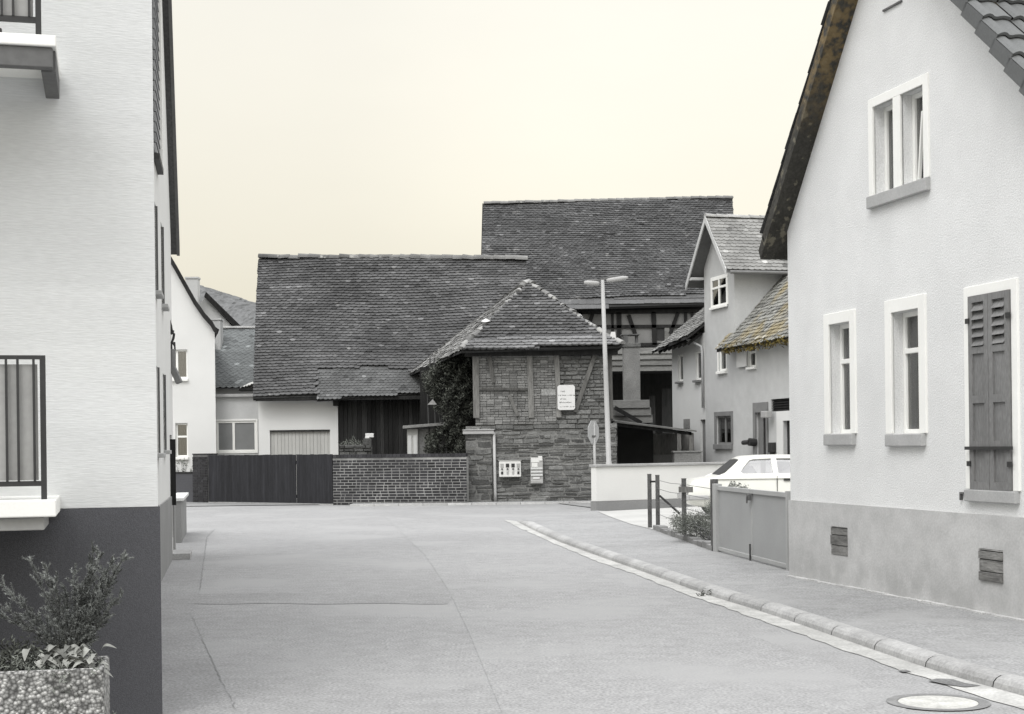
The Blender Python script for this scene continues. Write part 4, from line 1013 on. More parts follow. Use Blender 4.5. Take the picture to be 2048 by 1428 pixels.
for (a, b, w) in (((1238, 625), (1238, 690), .2), ((1257, 630), (1270, 668), .16), ((1307, 624), (1309, 690), .19), ((1356, 625), (1340, 668), .15), ((1371, 625), (1371, 650), .13), ((1383, 625), (1392, 660), .13), ((1160, 625), (1158, 690), .16), ((1185, 628), (1176, 655), .15), ((1225, 626), (1225, 690), .1),
                  ((1150, 654), (1405, 652), .13), ((1130, 690), (1405, 688), .12), ((1130, 625), (1410, 622), .16)):
    pa, pb_ = GB.px(*a), GB.px(*b); mb = MB(); mb.bar((pa[0], -.02, pa[1]), (pb_[0], -.02, pb_[1]), w, .1, (0, 1, 0)); mb.build('timber', M['timber_dark'], gb)
for rct in ((1312, 655, 1329, 681), (1374, 655, 1384, 665)):
    q = GB.rect(*rct); mb = MB(); mb.box(q[0], q[1], -.015, .0, q[2], q[3]); w_ = mb.build('window', M['room'], gb)
    m2 = MB(); m2.box(q[1], q[1] + .2, -.06, -.02, q[2], q[3], 1.0); m2.build('shutter', M['timber_pale'], w_)
# board band (four rows) below the half timber wall
mb = MB(); rr = random.Random(2)
for k in range(4):
    z1 = zm - .12 - (zm - .12 - zbd) * k / 4; z0 = zm - .12 - (zm - .12 - zbd) * (k + 1) / 4
    mb.slab([(gL, -.12, z0), (gR, -.12, z0), (gR, -.04, z1), (gL, -.04, z1)], (0, .04, .01), rr.uniform(.85, 1.1))
mb.build('board_band', M['timber_pale'], gb)
mb = MB(); mb.box(gL, gR, 2.5, 2.6, 0, zbd); mb.box(gL, gR, -.02, 2.5, zbd, zbd + .1); mb.box(gL, gL + .1, 0, 2.5, 0, zbd)
for rct in ((1304, 790, 1316, 862), (1330, 775, 1350, 862)):
    q = GB.rect(*rct); mb.box(q[0], q[1], 1.2, 1.35, 0, q[3], 1.5)
mb.build('shed_interior', M['timber_dark'], gb)
mb = MB(); out = [(gL, 0), (gR, 0), (gR, zE), (gL, zE)]; shell(mb, [(gL, zm), (gR, zm), (gR, zE), (gL, zE)], 9, .2)
mb.slab([(gL, .2, zE), (gL, 9, zE), (gL, 4.6, Rg.z - .3)], (.08, 0, 0)); mb.slab([(gR, .2, zE), (gR, 9, zE), (gR, 4.6, Rg.z - .3)], (-.08, 0, 0)); mb.build('side_wall', M['infill_far'], gb)
# brick chimney stack in front
Yc = 56.0; q0, q1 = at(1247, 690, Yc), at(1281, 805, Yc)
ck = empty('chimney_stack', V((q0.x, Yc, 0)), 'plain rendered chimney stack in front of the big barn, right of the lamp post', 'chimney')
cw = q1.x - q0.x
mb = MB(); mb.box(0, cw, 0, .6, 0, q0.z - .08); mb.build('shaft', M['infill'], ck)
mb = MB(); mb.box(-.06, cw + .03, -.05, .65, q0.z - .08, q0.z + .08); mb.build('collar', M['stone'], ck, bevel=.02)
t = at(1262, 668, Yc).z; mb = MB(); mb.box(-.08, cw + .0, -.02, .6, t - .04, t); mb.box(.0, .18, 0, .5, q0.z + .08, t - .04, 1.0); mb.box(cw - .15, cw - .05, .1, .4, q0.z + .08, t - .04); mb.build('cowl', M['iron_grey'], ck)
# boarded lean-to roof
Yd = 53.5; q0, q1 = at(1226, 801, Yd), at(1299, 801, Yd); zb = at(1260, 846, Yd).z
lt = empty('board_parapet', V((q0.x, Yd, 0)), 'grey plank parapet below the chimney stack', 'parapet')
mb = MB(); LL = q1.x - q0.x
for k in range(3):
    z1 = q0.z - (q0.z - zb) * k / 3; z0 = q0.z - (q0.z - zb) * (k + 1) / 3; mb.slab([(0, -.07, z0), (LL + .05 * k, -.07, z0), (LL + .05 * k, 0, z1), (0, 0, z1)], (0, .03, .01), R.uniform(.85, 1.1))
mb.build('planks', M['timber_pale'], lt)
mb = MB(); a_, b_ = at(1229, 815, Yd - .25) - V((q0.x, Yd, 0)), at(1283, 846, Yd - .25) - V((q0.x, Yd, 0)); mb.bar(a_, b_, .14, .1, (0, 1, 0)); mb.build('brace', M['timber_dark'], lt)
mb = MB(); mb.box(0, .1, .05, .15, 0, q0.z - .05); mb.box(LL - .1, LL, .05, .15, 0, q0.z - .05); mb.build('post', M['timber_dark'], lt)
# open shelter
Ys = 47.4; a_ = at(1234, 845, Ys); b_ = at(1391, 864, Ys)
cp = empty('open_shelter', V((a_.x, Ys, 0)), 'low open shelter with thin sloping roof between stone building and grey house', 'shelter')
LL = b_.x - a_.x
mb = MB(); mb.slab([(-.1, -.3, a_.z), (LL, -.3, b_.z), (LL - .2, 2.6, b_.z + .1), (-.1, 2.6, a_.z + .1)], (0, 0, .05)); mb.build('roof', M['timber_pale'], cp)
mb = MB(); mb.slab([(0, -.2, a_.z - .12), (LL - .15, -.2, b_.z - .1), (LL - .15, -.12, b_.z - .1), (0, -.12, a_.z - .12)], (0, 0, .11)); mb.build('beam', M['timber_dark'], cp)
for x in (1357, 1381):
    q = at(x, 880, Ys); mb = MB(); mb.box(q.x - a_.x - .06, q.x - a_.x + .06, -.2, -.08, 0, b_.z - .02); mb.build('post', M['timber_grey'], cp)
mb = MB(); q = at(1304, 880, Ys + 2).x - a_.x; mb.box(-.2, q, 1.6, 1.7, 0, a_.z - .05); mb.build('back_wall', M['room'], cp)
mb = MB(); mb.box(q, q + 2.3, 1.9, 2.0, at(1320, 910, 49.4).z, a_.z - .35); mb.build('board_panel', M['timber_grey'], cp)
mb = MB(); mb.box(q, q + 2.3, 1.8, 2.0, 0, at(1320, 909, 49.4).z - .003); mb.build('parapet', M['infill_far'], cp)
q = at(1376, 922, 46.3); mb = MB(); mb.box(-.42, .42, 0, .5, 0, at(1376, 905, 46.3).z); mb.box(-.45, .45, -.03, .53, at(1376, 905, 46.3).z, at(1376, 905, 46.3).z + .05)
tag(mb.build('crate', M['infill'], loc=(q.x, 46.3, 0), bevel=.01), 'grey box standing under the right end of the open shelter', 'box')

# ================================================================== GREY HOUSES on the right, far
pE = at(1346, 900, 51.2); dR = V((.256, -1, 0)).normalized()
D = Fr((pE.x, pE.y), (pE.x + dR.x, pE.y + dR.y))
sE = D.px(1411, 800)[0]
eh = empty('pale_annex_house', D, 'pale narrow house with two slim upper windows left of the taller grey house', 'house')
zE0, zE1 = D.px(1346, 690)[1], D.px(1410, 665)[1]
out = [(0, 0), (sE, 0), (sE, zE1), (0, zE0)]
ew = [D.rect(1356, 709, 1366, 763), D.rect(1391, 702, 1402, 760)]; ed = D.rect(1401, 839, 1412, 925); ed = (ed[0], ed[1] - .03, 0.03, ed[3])
mb = MB(); wall(mb, out, ew + [ed], .12); shell(mb, out, 5); mb.build('wall', M['plaster_pale'], eh)
for h in ew: window(eh, h, .1, .07, surround=0, sill=.07, curtain=[(.3, .95)], sill_mat='sandstone', sill_out=.12)
mb = MB(); mb.box(ed[0], ed[1], .08, .11, .03, ed[3]); mb.build('door', M['shutter'], eh)
for rct, nm in (((1368, 838, 1380, 856), 'panel'), ((1370, 868, 1382, 900), 'window')):
    q = D.rect(*rct); mb = MB(); mb.box(q[0], q[1], -.02, .01, q[2], q[3]); mb.build(nm, M['infill' if nm == 'panel' else 'timber_grey'], eh)
poly = [V((-.45, -.55, zE0 - .18)), V((sE, -.55, zE1 - .1)), V((sE, 2.6, zE1 + 2.25)), V((-.45, 2.6, zE0 + 2.2))]
mb = MB(); tiles(mb, poly, .18, .15, .024, (.75, 1.2), .015, .03, 61); mb.build('roof_tiles', M['tile_grey'], eh)
mb = MB(); mb.slab(poly, (0, 0, -.08)); mb.slab([poly[3], poly[2], V((sE, 5.2, zE1)), V((-.45, 5.2, zE0))], (0, 0, -.08)); mb.build('roof_deck', M['deck'], eh)
mb = MB(); mb.slab([(0, 0, zE0), (0, 5, zE0), (0, 2.6, zE0 + 2.1)], (.1, 0, 0)); mb.build('gable_wall', M['plaster_pale'], eh)
mb = MB()
for k in range(7): mb.bar((.1 + k * .45, -.5, zE0 - .26 + .12 * k * .15), (.1 + k * .45, .0, zE0 + .1 + .12 * k * .15), .07, .09)
mb.build('rafter_end', M['timber_dark'], eh)
a_ = D.px(1380, 679, -.3); b_ = D.px(1408, 692, -.1); c_ = D.px(1410, 815, -.06)
mb = MB(); mb.tube([(a_[0], -.45, a_[1] + .05), (a_[0] + .1, -.4, a_[1] - .02), (sE - .12, -.08, b_[1]), (sE - .08, -.06, b_[1] - .2), (sE - .08, -.06, c_[1])], .045, 8); mb.build('downpipe', M['sign_back'], eh, smooth=True)
# taller grey house
gh2 = empty('grey_house', D, 'tall grey plastered house with cross gable and lichened roof right of the lamp', 'house')
s5 = D.px(1469, 600)[0]; zZ = D.px(1469, 519)[1]; sc = (sE + s5) / 2; zA = zZ + (s5 - sE) / 2 * 1.12
zMe = D.px(1580, 655)[1]
out = [(sE, 0), (12.5, 0), (12.5, zMe), (s5, zMe), (s5, zZ), (sc, zA), (sE, zZ)]
HW = D.rect(1424, 555, 1455, 612); HN = D.rect(1437, 692, 1453, 742); HP = D.rect(1497, 688, 1512, 734); HG = D.rect(1433, 832, 1463, 888)
HD = D.rect(1513, 825, 1534, 925); HD = (HD[0], HD[1], .04, HD[3]); HV = D.rect(1542, 797, 1582, 822); HX = D.rect(1568, 841, 1588, 925); HX = (HX[0], HX[1] + .4, .04, HX[3])
mb = MB(); wall(mb, out, [HW, HN, HP, HG, HD, HV, HX], .14); 
shell(mb, [(sE, 0), (12.5, 0), (12.5, zMe), (s5, zMe), (sE, zMe)], 7)
mb.quad((s5, 0, zMe), (s5, 3.2, zMe), (s5, 3.2, zZ), (s5, 0, zZ)); mb.quad((sE, 0, zMe), (sE, 3.2, zMe), (sE, 3.2, zZ), (sE, 0, zZ))
mb.build('wall', M['plaster_grey'], gh2)
window(gh2, HW, .02, .06, mull=(.5,), trans=(.66,), surround=.06, sill=.08, curtain=[(.05, .95)], sill_mat='trim_white')
window(gh2, HN, .1, .07, surround=.05, sill=.09, sill_mat='trim_white', curtain=[(.5, .95)])
wv = window(gh2, HP, .08, .06, trans=(.65,), surround=.03, sill=.07, sill_mat='trim_white', curtain=[(.05, .95)])
q = D.rect(1478, 688, 1497, 734); mb = MB(); mb.box(q[0], q[1], -.09, -.05, q[2], q[3]); mb.build('open_casement', M['plaster_white'], wv)
window(gh2, HG, .1, .05, frame='sandstone', mull=(.5,), surround=.14, sill=.16, sur_mat='sandstone', sill_mat='sandstone', curtain=[(.08, .46), (.54, .92)])
mb = MB(); mb.box(HD[0] - .16, HD[0], -.05, .02, 0, HD[3] + .3); mb.box(HD[1], HD[1] + .12, -.05, .02, 0, HD[3] + .3); mb.box(HD[0], HD[1], -.05, .02, HD[3], HD[3] + .3)
fr_ = mb.build('door_frame', M['sandstone'], gh2, bevel=.01)
mb = MB(); mb.box(HD[0], HD[0] + (HD[1] - HD[0]) * .45, .06, .1, .05, HD[3]); mb.build('door_leaf', M['shutter'], fr_)
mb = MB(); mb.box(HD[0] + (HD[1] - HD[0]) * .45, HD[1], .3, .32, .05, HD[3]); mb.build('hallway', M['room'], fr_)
mb = MB(); mb.box(HV[0], HV[1], .1, .13, HV[2], HV[3]); 
for k in range(5): z_ = HV[2] + (HV[3] - HV[2]) * (k + .3) / 5; mb.slab([(HV[0], .03, z_), (HV[1], .03, z_), (HV[1], .09, z_ + .05), (HV[0], .09, z_ + .05)], (0, .01, .01))
mb.build('vent_grille', M['timber_dark'], gh2)
q = D.rect(1555, 822, 1600, 925); mb = MB(); mb.box(q[0], HX[0], -.03, -.003, 0, q[3]); mb.box(HX[0], HX[1], -.03, -.003, HX[3], q[3]); xf = mb.build('side_door_frame', M['plaster_white'], gh2)
mb = MB(); mb.box(HX[0], HX[1], .1, .13, .04, HX[3]); mb.build('side_door', M['timber_dark'], xf)
q = D.rect(1527, 822, 1538, 836, -.2); mb = MB(); mb.box(q[0], q[1], -.3, -.1, q[2], q[3]); mb.build('porch_lamp', M['lamp_glass'], gh2, bevel=.03)
q = D.rect(1538, 885, 1546, 905, -.1); mb = MB(); mb.box(q[0], q[1], -.14, 0, q[2], q[3]); mb.box(q[0] + .05, q[1] - .05, -.12, -.02, q[2] - .12, q[2]); mb.build('letterbox', M['iron'], gh2, bevel=.01)
q = D.rect(1493, 876, 1505, 892, -.15); mb = MB(); mb.tube([(q[1] - .1, -.0, q[2] + .1), (q[1] - .1, -.22, q[2] + .12)], .12, 10); mb.tube([(q[1] - .1, -.2, q[2] + .12), (q[0], -.26, q[2] + .1)], .07, 8); mb.build('wall_hydrant', M['iron'], gh2)
# main roof slope with lichen and ragged eaves
zr = lambda y_: zMe + .12 + 1.08 * y_
poly = [V((s5 - .45, -.42, zr(-.42))), V((12.7, -.42, zr(-.42))), V((12.7, 3.3, zr(3.3))), V((s5 + .02, 3.3, zr(3.3))), V((s5 + .02, 0, zr(0))), V((s5 - .45, 0, zr(0)))]
mb = MB(); tiles(mb, poly, .18, .15, .026, (.7, 1.2), .02, .03, 71); mb.build('roof_tiles', M['tile_moss'], gh2)
mb = MB(); mb.slab(poly, (0, 0, -.09)); mb.slab([poly[3], poly[2], V((12.7, 7.2, zMe)), V((s5, 7.2, zMe))], (0, 0, -.09)); mb.slab([(sE, 3.2, zMe), (s5, 3.2, zMe), (s5, 3.3, zr(3.3)), (sE, 3.3, zr(3.3))], (0, .05, 0)); mb.build('roof_deck', M['deck'], gh2)
mb = MB(); rr = random.Random(5)
for _ in range(420):
    s = rr.uniform(s5 + .1, 12.5); p = V((s, -.42 + rr.uniform(-.06, .05), zr(-.42) + rr.uniform(-.16, .03))); leaves(mb, [p], .06, 2, .04, (.25, 1.2), rr.randrange(9999), .6)
mb.build('eaves_moss', M['lichen'], gh2)
# cross gable roof
ov = .42; dz = 1.12
pr1 = [V((sc, -ov, zA)), V((sc, 3.6, zA)), V((s5 + .4, 3.6, zA - (s5 + .4 - sc) * dz)), V((s5 + .4, -ov, zA - (s5 + .4 - sc) * dz))]
pr0 = [V((sc, -ov, zA)), V((sc, 3.6, zA)), V((sE - .5, 3.6, zA - (sc - sE + .5) * dz)), V((sE - .5, -ov, zA - (sc - sE + .5) * dz))]
mb = MB(); tiles(mb, [p + V((0, 0, .09)) for p in pr1], .18, .15, .022, (.85, 1.15), .008, .01, 72); tiles(mb, [p + V((0, 0, .09)) for p in pr0], .18, .15, .022, (.85, 1.15), .008, .01, 73)
mb.build('cross_gable_tiles', M['tile_grey'], gh2)
mb = MB(); mb.slab(pr1, (0, 0, .08)); mb.slab(pr0, (0, 0, .08)); mb.build('cross_gable_deck', M['soffit'], gh2)
mb = MB()
for pr in (pr0, pr1):
    a_, b_ = pr[0], pr[3]; mb.slab([a_ + V((0, -.03, -.08)), b_ + V((0, -.03, -.08)), b_ + V((0, -.03, .13)), a_ + V((0, -.03, .13))], (0, .035, 0))
mb.box(sE - .42, sE + .02, -ov, -.01, zZ - .35, zZ - .27); mb.build('verge_board', M['plaster_grey'], gh2)
mb = MB(); ridge_tiles(mb, pr1[0] + V((0, 0, .13)), pr1[1] + V((0, 0, .13)), .1, .36, (1.4, 1.8), 7); mb.build('ridge_tiles', M['ridge'], gh2)
e_ = pr1[3]; mb = MB(); mb.tube([e_ + V((.04, .1, .02)), e_ + V((.04, 3.9, .02))], .055, 8); mb.build('gutter', M['sandstone'], gh2)

# ================================================================== WHITE GARDEN WALL, LAMP, SIGN
w0 = ground(1193, 1024); W0 = Fr((w0.x, w0.y), (5.47, 40.5)); zc = W0.px(1300, 928)[1]; zpl = W0.px(1250, 1001)[1]
ww = empty('white_garden_wall', W0, 'long white plastered garden wall with dark plinth and grey coping', 'wall')
mb = MB(); mb.box(0, 11, 0, .24, zpl, zc - .05); mb.build('wall', M['plaster_wall'], ww, bevel=.01)
mb = MB(); mb.box(-.015, 11, -.015, .255, 0, zpl - .003); mb.build('plinth', M['plinth_mid'], ww)
mb = MB(); mb.box(-.03, 11.02, -.05, .29, zc - .048, zc + .015); mb.build('coping', M['concrete'], ww, bevel=.008)
lb = at(1216, 930, 41); lt_ = at(1205, 560, 41)
la = empty('street_lamp', V((lb.x, 41, 0)), 'slender pale street lamp with two short arms behind the white wall', 'street lamp')
tp = V((lt_.x - lb.x, 0, lt_.z)); bt = V((.05, 0, 0))
mb = MB(); mb.tube([bt, bt.lerp(tp, .2), bt.lerp(tp, .202), bt.lerp(tp, .6), tp], [.09, .086, .074, .064, .05], 14); mb.build('pole', M['pole'], la, smooth=True)
for (xa, ya, xb, yb) in ((1203, 567, 1168, 565), (1207, 562, 1256, 555)):
    a_ = at(xa, ya, 41) - V((lb.x, 41, 0)); b_ = at(xb, yb, 41) - V((lb.x, 41, 0)); d = (b_ - a_)
    mb = MB(); mb.bar(tp + V((0, 0, .03)), a_ + d * .35 + V((0, 0, .03)), .05, .05, (0, 0, 1)); ar = mb.build('arm', M['iron_grey'], la)
    mb = MB(); mb.tube([a_ + d * .12, a_ + d * .3, a_ + d * .8, b_], [.05, .075, .07, .035], 12); mb.build('luminaire', M['lamp_glass'], ar, smooth=True)
    mb = MB(); mb.tube([a_ + d * .1 + V((0, 0, .055)), a_ + d * .3 + V((0, 0, .075)), a_ + d * .85 + V((0, 0, .065))], [.03, .05, .03], 10); mb.build('hood', M['iron_grey'], ar, smooth=True)
sb = ground(1191, 1021); sg = empty('traffic_sign', V((sb.x, sb.y - .15, 0)), 'round edged octagonal traffic sign seen from behind at the end of the white wall', 'traffic sign')
Yq = sb.y - .15; zb_, zt_ = at(1187, 888, Yq).z, at(1187, 841, Yq).z; xo = at(1187, 860, Yq).x - sb.x
mb = MB(); mb.tube([(0.02, 0, 0), (xo, 0, zt_ - .05)], .035, 10); mb.build('pole', M['pole'], sg, smooth=True)
mb = MB(); rad = (zt_ - zb_) / 2 * 1.06; ca, sa = math.cos(1.03), math.sin(1.03)
pts = [((rad * math.cos(PI / 8 + k * PI / 4)), rad * math.sin(PI / 8 + k * PI / 4)) for k in range(8)]
mb.slab([(xo + u_ * ca, -.05 + u_ * sa, (zb_ + zt_) / 2 + v_) for u_, v_ in pts], (-.012, .012, 0)); mb.build('sign_plate', M['sign_back'], sg, bevel=.004)
mb = MB(); mb.bar((xo - .1 * ca, -.05 - .1 * sa, zb_ + .2), (xo + .1 * ca, -.05 + .1 * sa, zb_ + .2), .03, .05); mb.build('bracket', M['iron_grey'], sg)

# ================================================================== RIGHT HOUSE
rc = ground(1583, 1152, PZ); RH = Fr((rc.x, rc.y), (rc.x + .256, rc.y - 1))
rh = empty('gable_house', RH, 'white roughcast gable house with mixed windows along the right pavement', 'house')
zL = RH.px(1578, 462)[1]; Wd = 5.9; ap = (2.76, zL + 2.76 * 1.2)
zR = ap[1] - (Wd - 2.76) * 1.0
out = [(0, 0), (Wd, 0), (Wd, zR), ap, (0, zL)]
def rpx(x0, ya, x1, yb): return RH.rect(x0, ya, x1, yb)
def hole(xl, xr, top_l, bot_l):           # left/right pixel columns and the top/bottom read at the left edge
    s0, z1 = RH.px(xl, top_l); s1 = RH.px(xr, (top_l + bot_l) / 2)[0]; z0 = RH.px(xl, bot_l)[1]; return (s0, s1, z0, z1)
H1 = hole(1660, 1703, 650, 868); H2 = hole(1785, 1841, 626, 868); H3 = hole(1942, 2028, 594, 978); HA = hole(1746, 1796, 228, 398)
HA1 = hole(1748, 1790, 215, 392); HA2 = hole(1803, 1850, 188, 375)
HA2 = (HA2[0], HA2[1], HA1[2], HA1[3])
V1 = hole(1668, 1700, 1052, 1108); V2 = hole(1966, 2012, 1096, 1160)
zpt = RH.px(1600, 1001)[1]
mb = MB(); wall(mb, out, [H1, H2, H3, HA1, HA2, V1, V2], .17)
n_ = len(out)
for i in range(n_):
    a, b = out[i], out[(i + 1) % n_]; mb.quad((a[0], 0, a[1]), (b[0], 0, b[1]), (b[0], 9, b[1]), (a[0], 9, a[1]))
mb.poly([(a, 9, b) for a, b in out]); mb.build('wall', M['plaster_house'], rh)
lo = [(0, 0), (Wd, 0), (Wd, zpt), (0, zpt)]
mb = MB(); wall(mb, lo, [V1, V2], .03, -.03); mb.quad((0, -.03, zpt), (Wd, -.03, zpt), (Wd, 0, zpt), (0, 0, zpt)); mb.quad((0, -.03, 0), (0, 0, 0), (0, 0, zpt), (0, -.03, zpt))
mb.quad((-.003, -.03, 0), (-.003, 9, 0), (-.003, 9, zpt), (-.003, -.03, zpt)); mb.build('plinth', M['plinth_grey'], rh)
mb = MB(); x = 0
rr = random.Random(6)
while x < Wd:
    w = rr.uniform(.1, .3); mb.slab([(x, -.03, .05), (x + w, -.03, .05), (x + w, -.07 - rr.uniform(0, .03), .05), (x, -.07 - rr.uniform(0, .03), .05)], (0, 0, .022 + rr.uniform(0, .01)), rr.uniform(1.2, 1.6)); x += w
mb.build('mortar_fillet', M['concrete'], rh)
window(rh, H1, .17, .05, trans=(.66,), surround=.13, sill=.135, sill_out=.06, curtain=True)
window(rh, H2, .17, .05, trans=(.68,), surround=.14, sill=.135, sill_out=.06, curtain=True)
for hh_ in (HA1, HA2):
    first = hh_ is HA1
    wv = window(rh, hh_, .17, .05, mull=(), surround=0, sill=.04, sill_mat='trim_white', curtain=[(.3, .98)], sill_out=-.06)
    if not first:
        m2 = MB(); s0, s1, z0, z1 = hh_; m2.slab([(s0 + .1, .12, z0 + .06), (s0 + .13, .12, z0 + .06), (s0 + .38, .03, z1 - .25), (s0 + .35, .03, z1 - .25)], (0, .03, 0)); m2.build('tilted_sash', M['trim_white'], wv)
b = MB(); q = .1; s0, s1, z0, z1 = HA1[0], HA2[1], HA1[2], HA1[3]; o = .025
b.box(s0 - q, s0, -o, .02, z0, z1 + q); b.box(s1, s1 + q, -o, .02, z0, z1 + q); b.box(s0, s1, -o, .02, z1, z1 + q); b.box(HA1[1], HA2[0], -o, .02, z0, z1)
pw_ = b.build('attic_surround', M['trim_white'], rh, bevel=.005)
b = MB(); b.box(s0 - .1, s1 + .1, -.06, .05, z0 - .14, z0 - .003); b.build('sill', M['stone_sill'], pw_, bevel=.01)
# shuttered window
wv = window(rh, H3, .17, .05, mull=(.5,), surround=.10, sill=.12, sill_out=.06)
s0, s1, z0, z1 = H3; mid = (s0 + s1) / 2
for (a, b_) in ((s0 + .01, mid - .004), (mid + .004, s1 - .01)):
    m2 = MB(); y0, y1 = -.045, -.01; st = .07; hz = z1 - z0
    m2.box(a, a + st, y0, y1, z0, z1); m2.box(b_ - st, b_, y0, y1, z0, z1)
    zs = [0, .05, .235, .28, .50, .55, .72, .775, .98, 1.0]
    for (f0, f1) in ((0, .04), (.21, .25), (.445, .485), (.70, .735), (.965, 1.0)): m2.box(a + st, b_ - st, y0, y1, z0 + hz * f0, z0 + hz * f1)
    for (f0, f1) in ((.04, .21), (.25, .445), (.485, .70)): m2.box(a + st, b_ - st, y0 + .02, y1, z0 + hz * f0, z0 + hz * f1)
    for k in range(5):
        z_ = z0 + hz * (.74 + .045 * k); m2.slab([(a + st, y0 - .012, z_), (b_ - st, y0 - .012, z_), (b_ - st, y0 + .03, z_ + hz * .036), (a + st, y0 + .03, z_ + hz * .036)], (0, .006, .008))
    sh_ = m2.build('shutter', M['shutter'], wv, bevel=.003)
    m2 = MB(); xx = a if a < mid - .2 else b_
    for f in (.12, .86):
        m2 = MB(); m2.box(xx - .03, xx + .03, -.06, -.04, z0 + hz * f, z0 + hz * f + .05); m2.build('hinge', M['iron'], sh_)
m2 = MB(); m2.box(s0 - .03, s1 + .05, -.075, -.05, z0 + hz * .205, z0 + hz * .222); m2.build('locking_bar', M['iron'], wv)
q = RH.px(1925, 988); m2 = MB(); m2.box(q[0] - .01, q[0] + .008, -.03, 0, q[1] - .06, q[1] + .02); m2.box(q[0] + .008, q[0] + .08, -.03, 0, q[1], q[1] + .02); m2.build('shutter_hook', M['iron_grey'], rh)
# cellar vents closed with boards
for vv in (V1, V2):
    s0, s1, z0, z1 = vv; mb = MB(); z = z0; rr = random.Random(int(s0 * 100))
    while z < z1 - .01:
        h = min(rr.uniform(.06, .12), z1 - z); mb.box(s0 - rr.uniform(0, .02), s1, -.045 + rr.uniform(-.008, .012), .05, z + .004, z + h - .004, rr.uniform(.7, 1.2)); z += h
    mb.build('cellar_vent', M['vent_board'], rh, bevel=.004)
q = RH.px(1768, 22); q2 = RH.px(1805, 2); mb = MB(); mb.bar((q[0], -.01, q[1]), (q2[0], -.01, q2[1]), .02, .02); mb.build('facade_line', M['iron_grey'], rh)
# roof
ovh = .25; ovr = .27; k1_, k2_ = 1.2, 1.0
eL = (-.12, zL - .12 * k1_ - .12); eR = (Wd + .4, zR - .4 * k2_)
eL2 = (-.27, zL - .44)
mb = MB()
mb.slab([(eL[0], -ovh, eL[1] + .12), (ap[0], -ovh, ap[1]), (ap[0], 9.3, ap[1]), (eL[0], 9.3, eL[1] + .12)], (-.1, 0, .10))
mb.slab([(eL2[0], -ovh, eL2[1] + .12), (eL[0], -ovh, eL[1] + .12), (eL[0], 9.3, eL[1] + .12), (eL2[0], 9.3, eL2[1] + .12)], (-.06, 0, .12))
mb.slab([(eR[0], -ovr, eR[1]), (ap[0], -ovr, ap[1]), (ap[0], 9.3, ap[1]), (eR[0], 9.3, eR[1])], (.03, 0, .06)); mb.build('roof', M['verge'], rh)
lft = [V((eL2[0] - .1, -ovh - .02, eL2[1] + .27)), V((eL[0] - .13, -ovh - .02, eL[1] + .28))]
mb = MB(); pol = [V((ap[0] - .1, -ovh - .005, ap[1] + .135)), V((ap[0] - .1, 9.3, ap[1] + .135)), V((eL[0] - .1, 9.3, eL[1] + .255)), V((eL[0] - .1, -ovh - .005, eL[1] + .255))]
tiles(mb, pol, .2, .2, .012, (.7, 1.1), .004, .003, 81, tail=.05); mb.build('left_roof_tiles', M['tile_old'], rh)
# right slope: interlocking pantiles with verge tiles
mb = MB(); du_ = .30; te = .335
sv = V((1, 0, -k2_)).normalized(); nv = V((k2_, 0, 1)).normalized()
P0 = V((ap[0], 0, ap[1] + .10)); Ls = (V((eR[0], 0, eR[1])) - V((ap[0], 0, ap[1]))).length
for i in range(int(Ls / te)):
    d0, d1 = i * te, (i + 1.08) * te; tn = 1
    for c_ in range(30):
        tn = random.Random(i * 31 + c_).uniform(.9, 1.1); y0 = -ovr + c_ * du_ + (0 if c_ else -.02)
        m_ = 10; vs = []
        for (d, hgt) in ((d0, .0), (d1, .045)):
            for k in range(m_ + 1):
                t = k / m_; prof_ = .030 * max(0, math.sin(PI * min(1, t / .42))) + .016 * max(0, math.sin(PI * max(0, (t - .48) / .52)))
                vs.append(P0 + sv * d + nv * (hgt + prof_ + .02) + V((0, y0 + du_ * t, 0)))
        for k in range(m_ + 1): vs.append(vs[m_ + 1 + k] - nv * .03)
        fs = [(k, k + 1, m_ + 2 + k, m_ + 1 + k) for k in range(m_)] + [(m_ + 1 + k, m_ + 2 + k, 2 * m_ + 3 + k, 2 * m_ + 2 + k) for k in range(m_)]
        mb.add(vs, fs, tn)
    mb.slab([P0 + sv * d0 + nv * .01 + V((0, -ovr - .02, 0)), P0 + sv * d1 + nv * .06 + V((0, -ovr - .02, 0)), P0 + sv * d1 - nv * .09 + V((0, -ovr - .02, 0)), P0 + sv * d0 - nv * .13 + V((0, -ovr - .02, 0))], (0, .03, 0), .8)
mb.build('pantiles', M['pantile'], rh)
mb = MB(); ridge_tiles(mb, (ap[0], -ovh, ap[1] + .2), (ap[0], 9.3, ap[1] + .2), .13, .4, (.8, 1.1), 8); mb.build('ridge_tiles', M['pantile'], rh)

# ================================================================== SHEET METAL GATE, FENCE
p0, p1 = ground(1435, 1103, PZ), ground(1579, 1141, PZ)
MG = Fr((p0.x, p0.y), (p1.x, p1.y)); ML = (p1 - p0).length
mg = empty('metal_gate', MG, 'grey sheet metal double gate between fence and right house', 'gate')
zg0, zg1 = MG.px(1437, 968)[1], MG.px(1579, 990)[1]; zg = (zg0 + zg1) / 2
mid = MG.px(1503, 1050)[0]
for (a, b_) in ((.1, mid - .012), (mid + .012, ML - .06)):
    mb = MB(); mb.box(a + .02, b_ - .02, .006, .014, .14, zg - .06); lf = mb.build('gate_leaf', M['gate_grey'], mg)
    mb = MB(); mb.box(a, b_, -.02, .03, zg - .065, zg); mb.box(a, b_, -.02, .03, .085, .14); mb.box(a, a + .02, -.0, .02, .14, zg - .065); mb.box(b_ - .02, b_, -.0, .02, .14, zg - .065); mb.build('leaf_frame', M['gate_frame'], lf, bevel=.005)
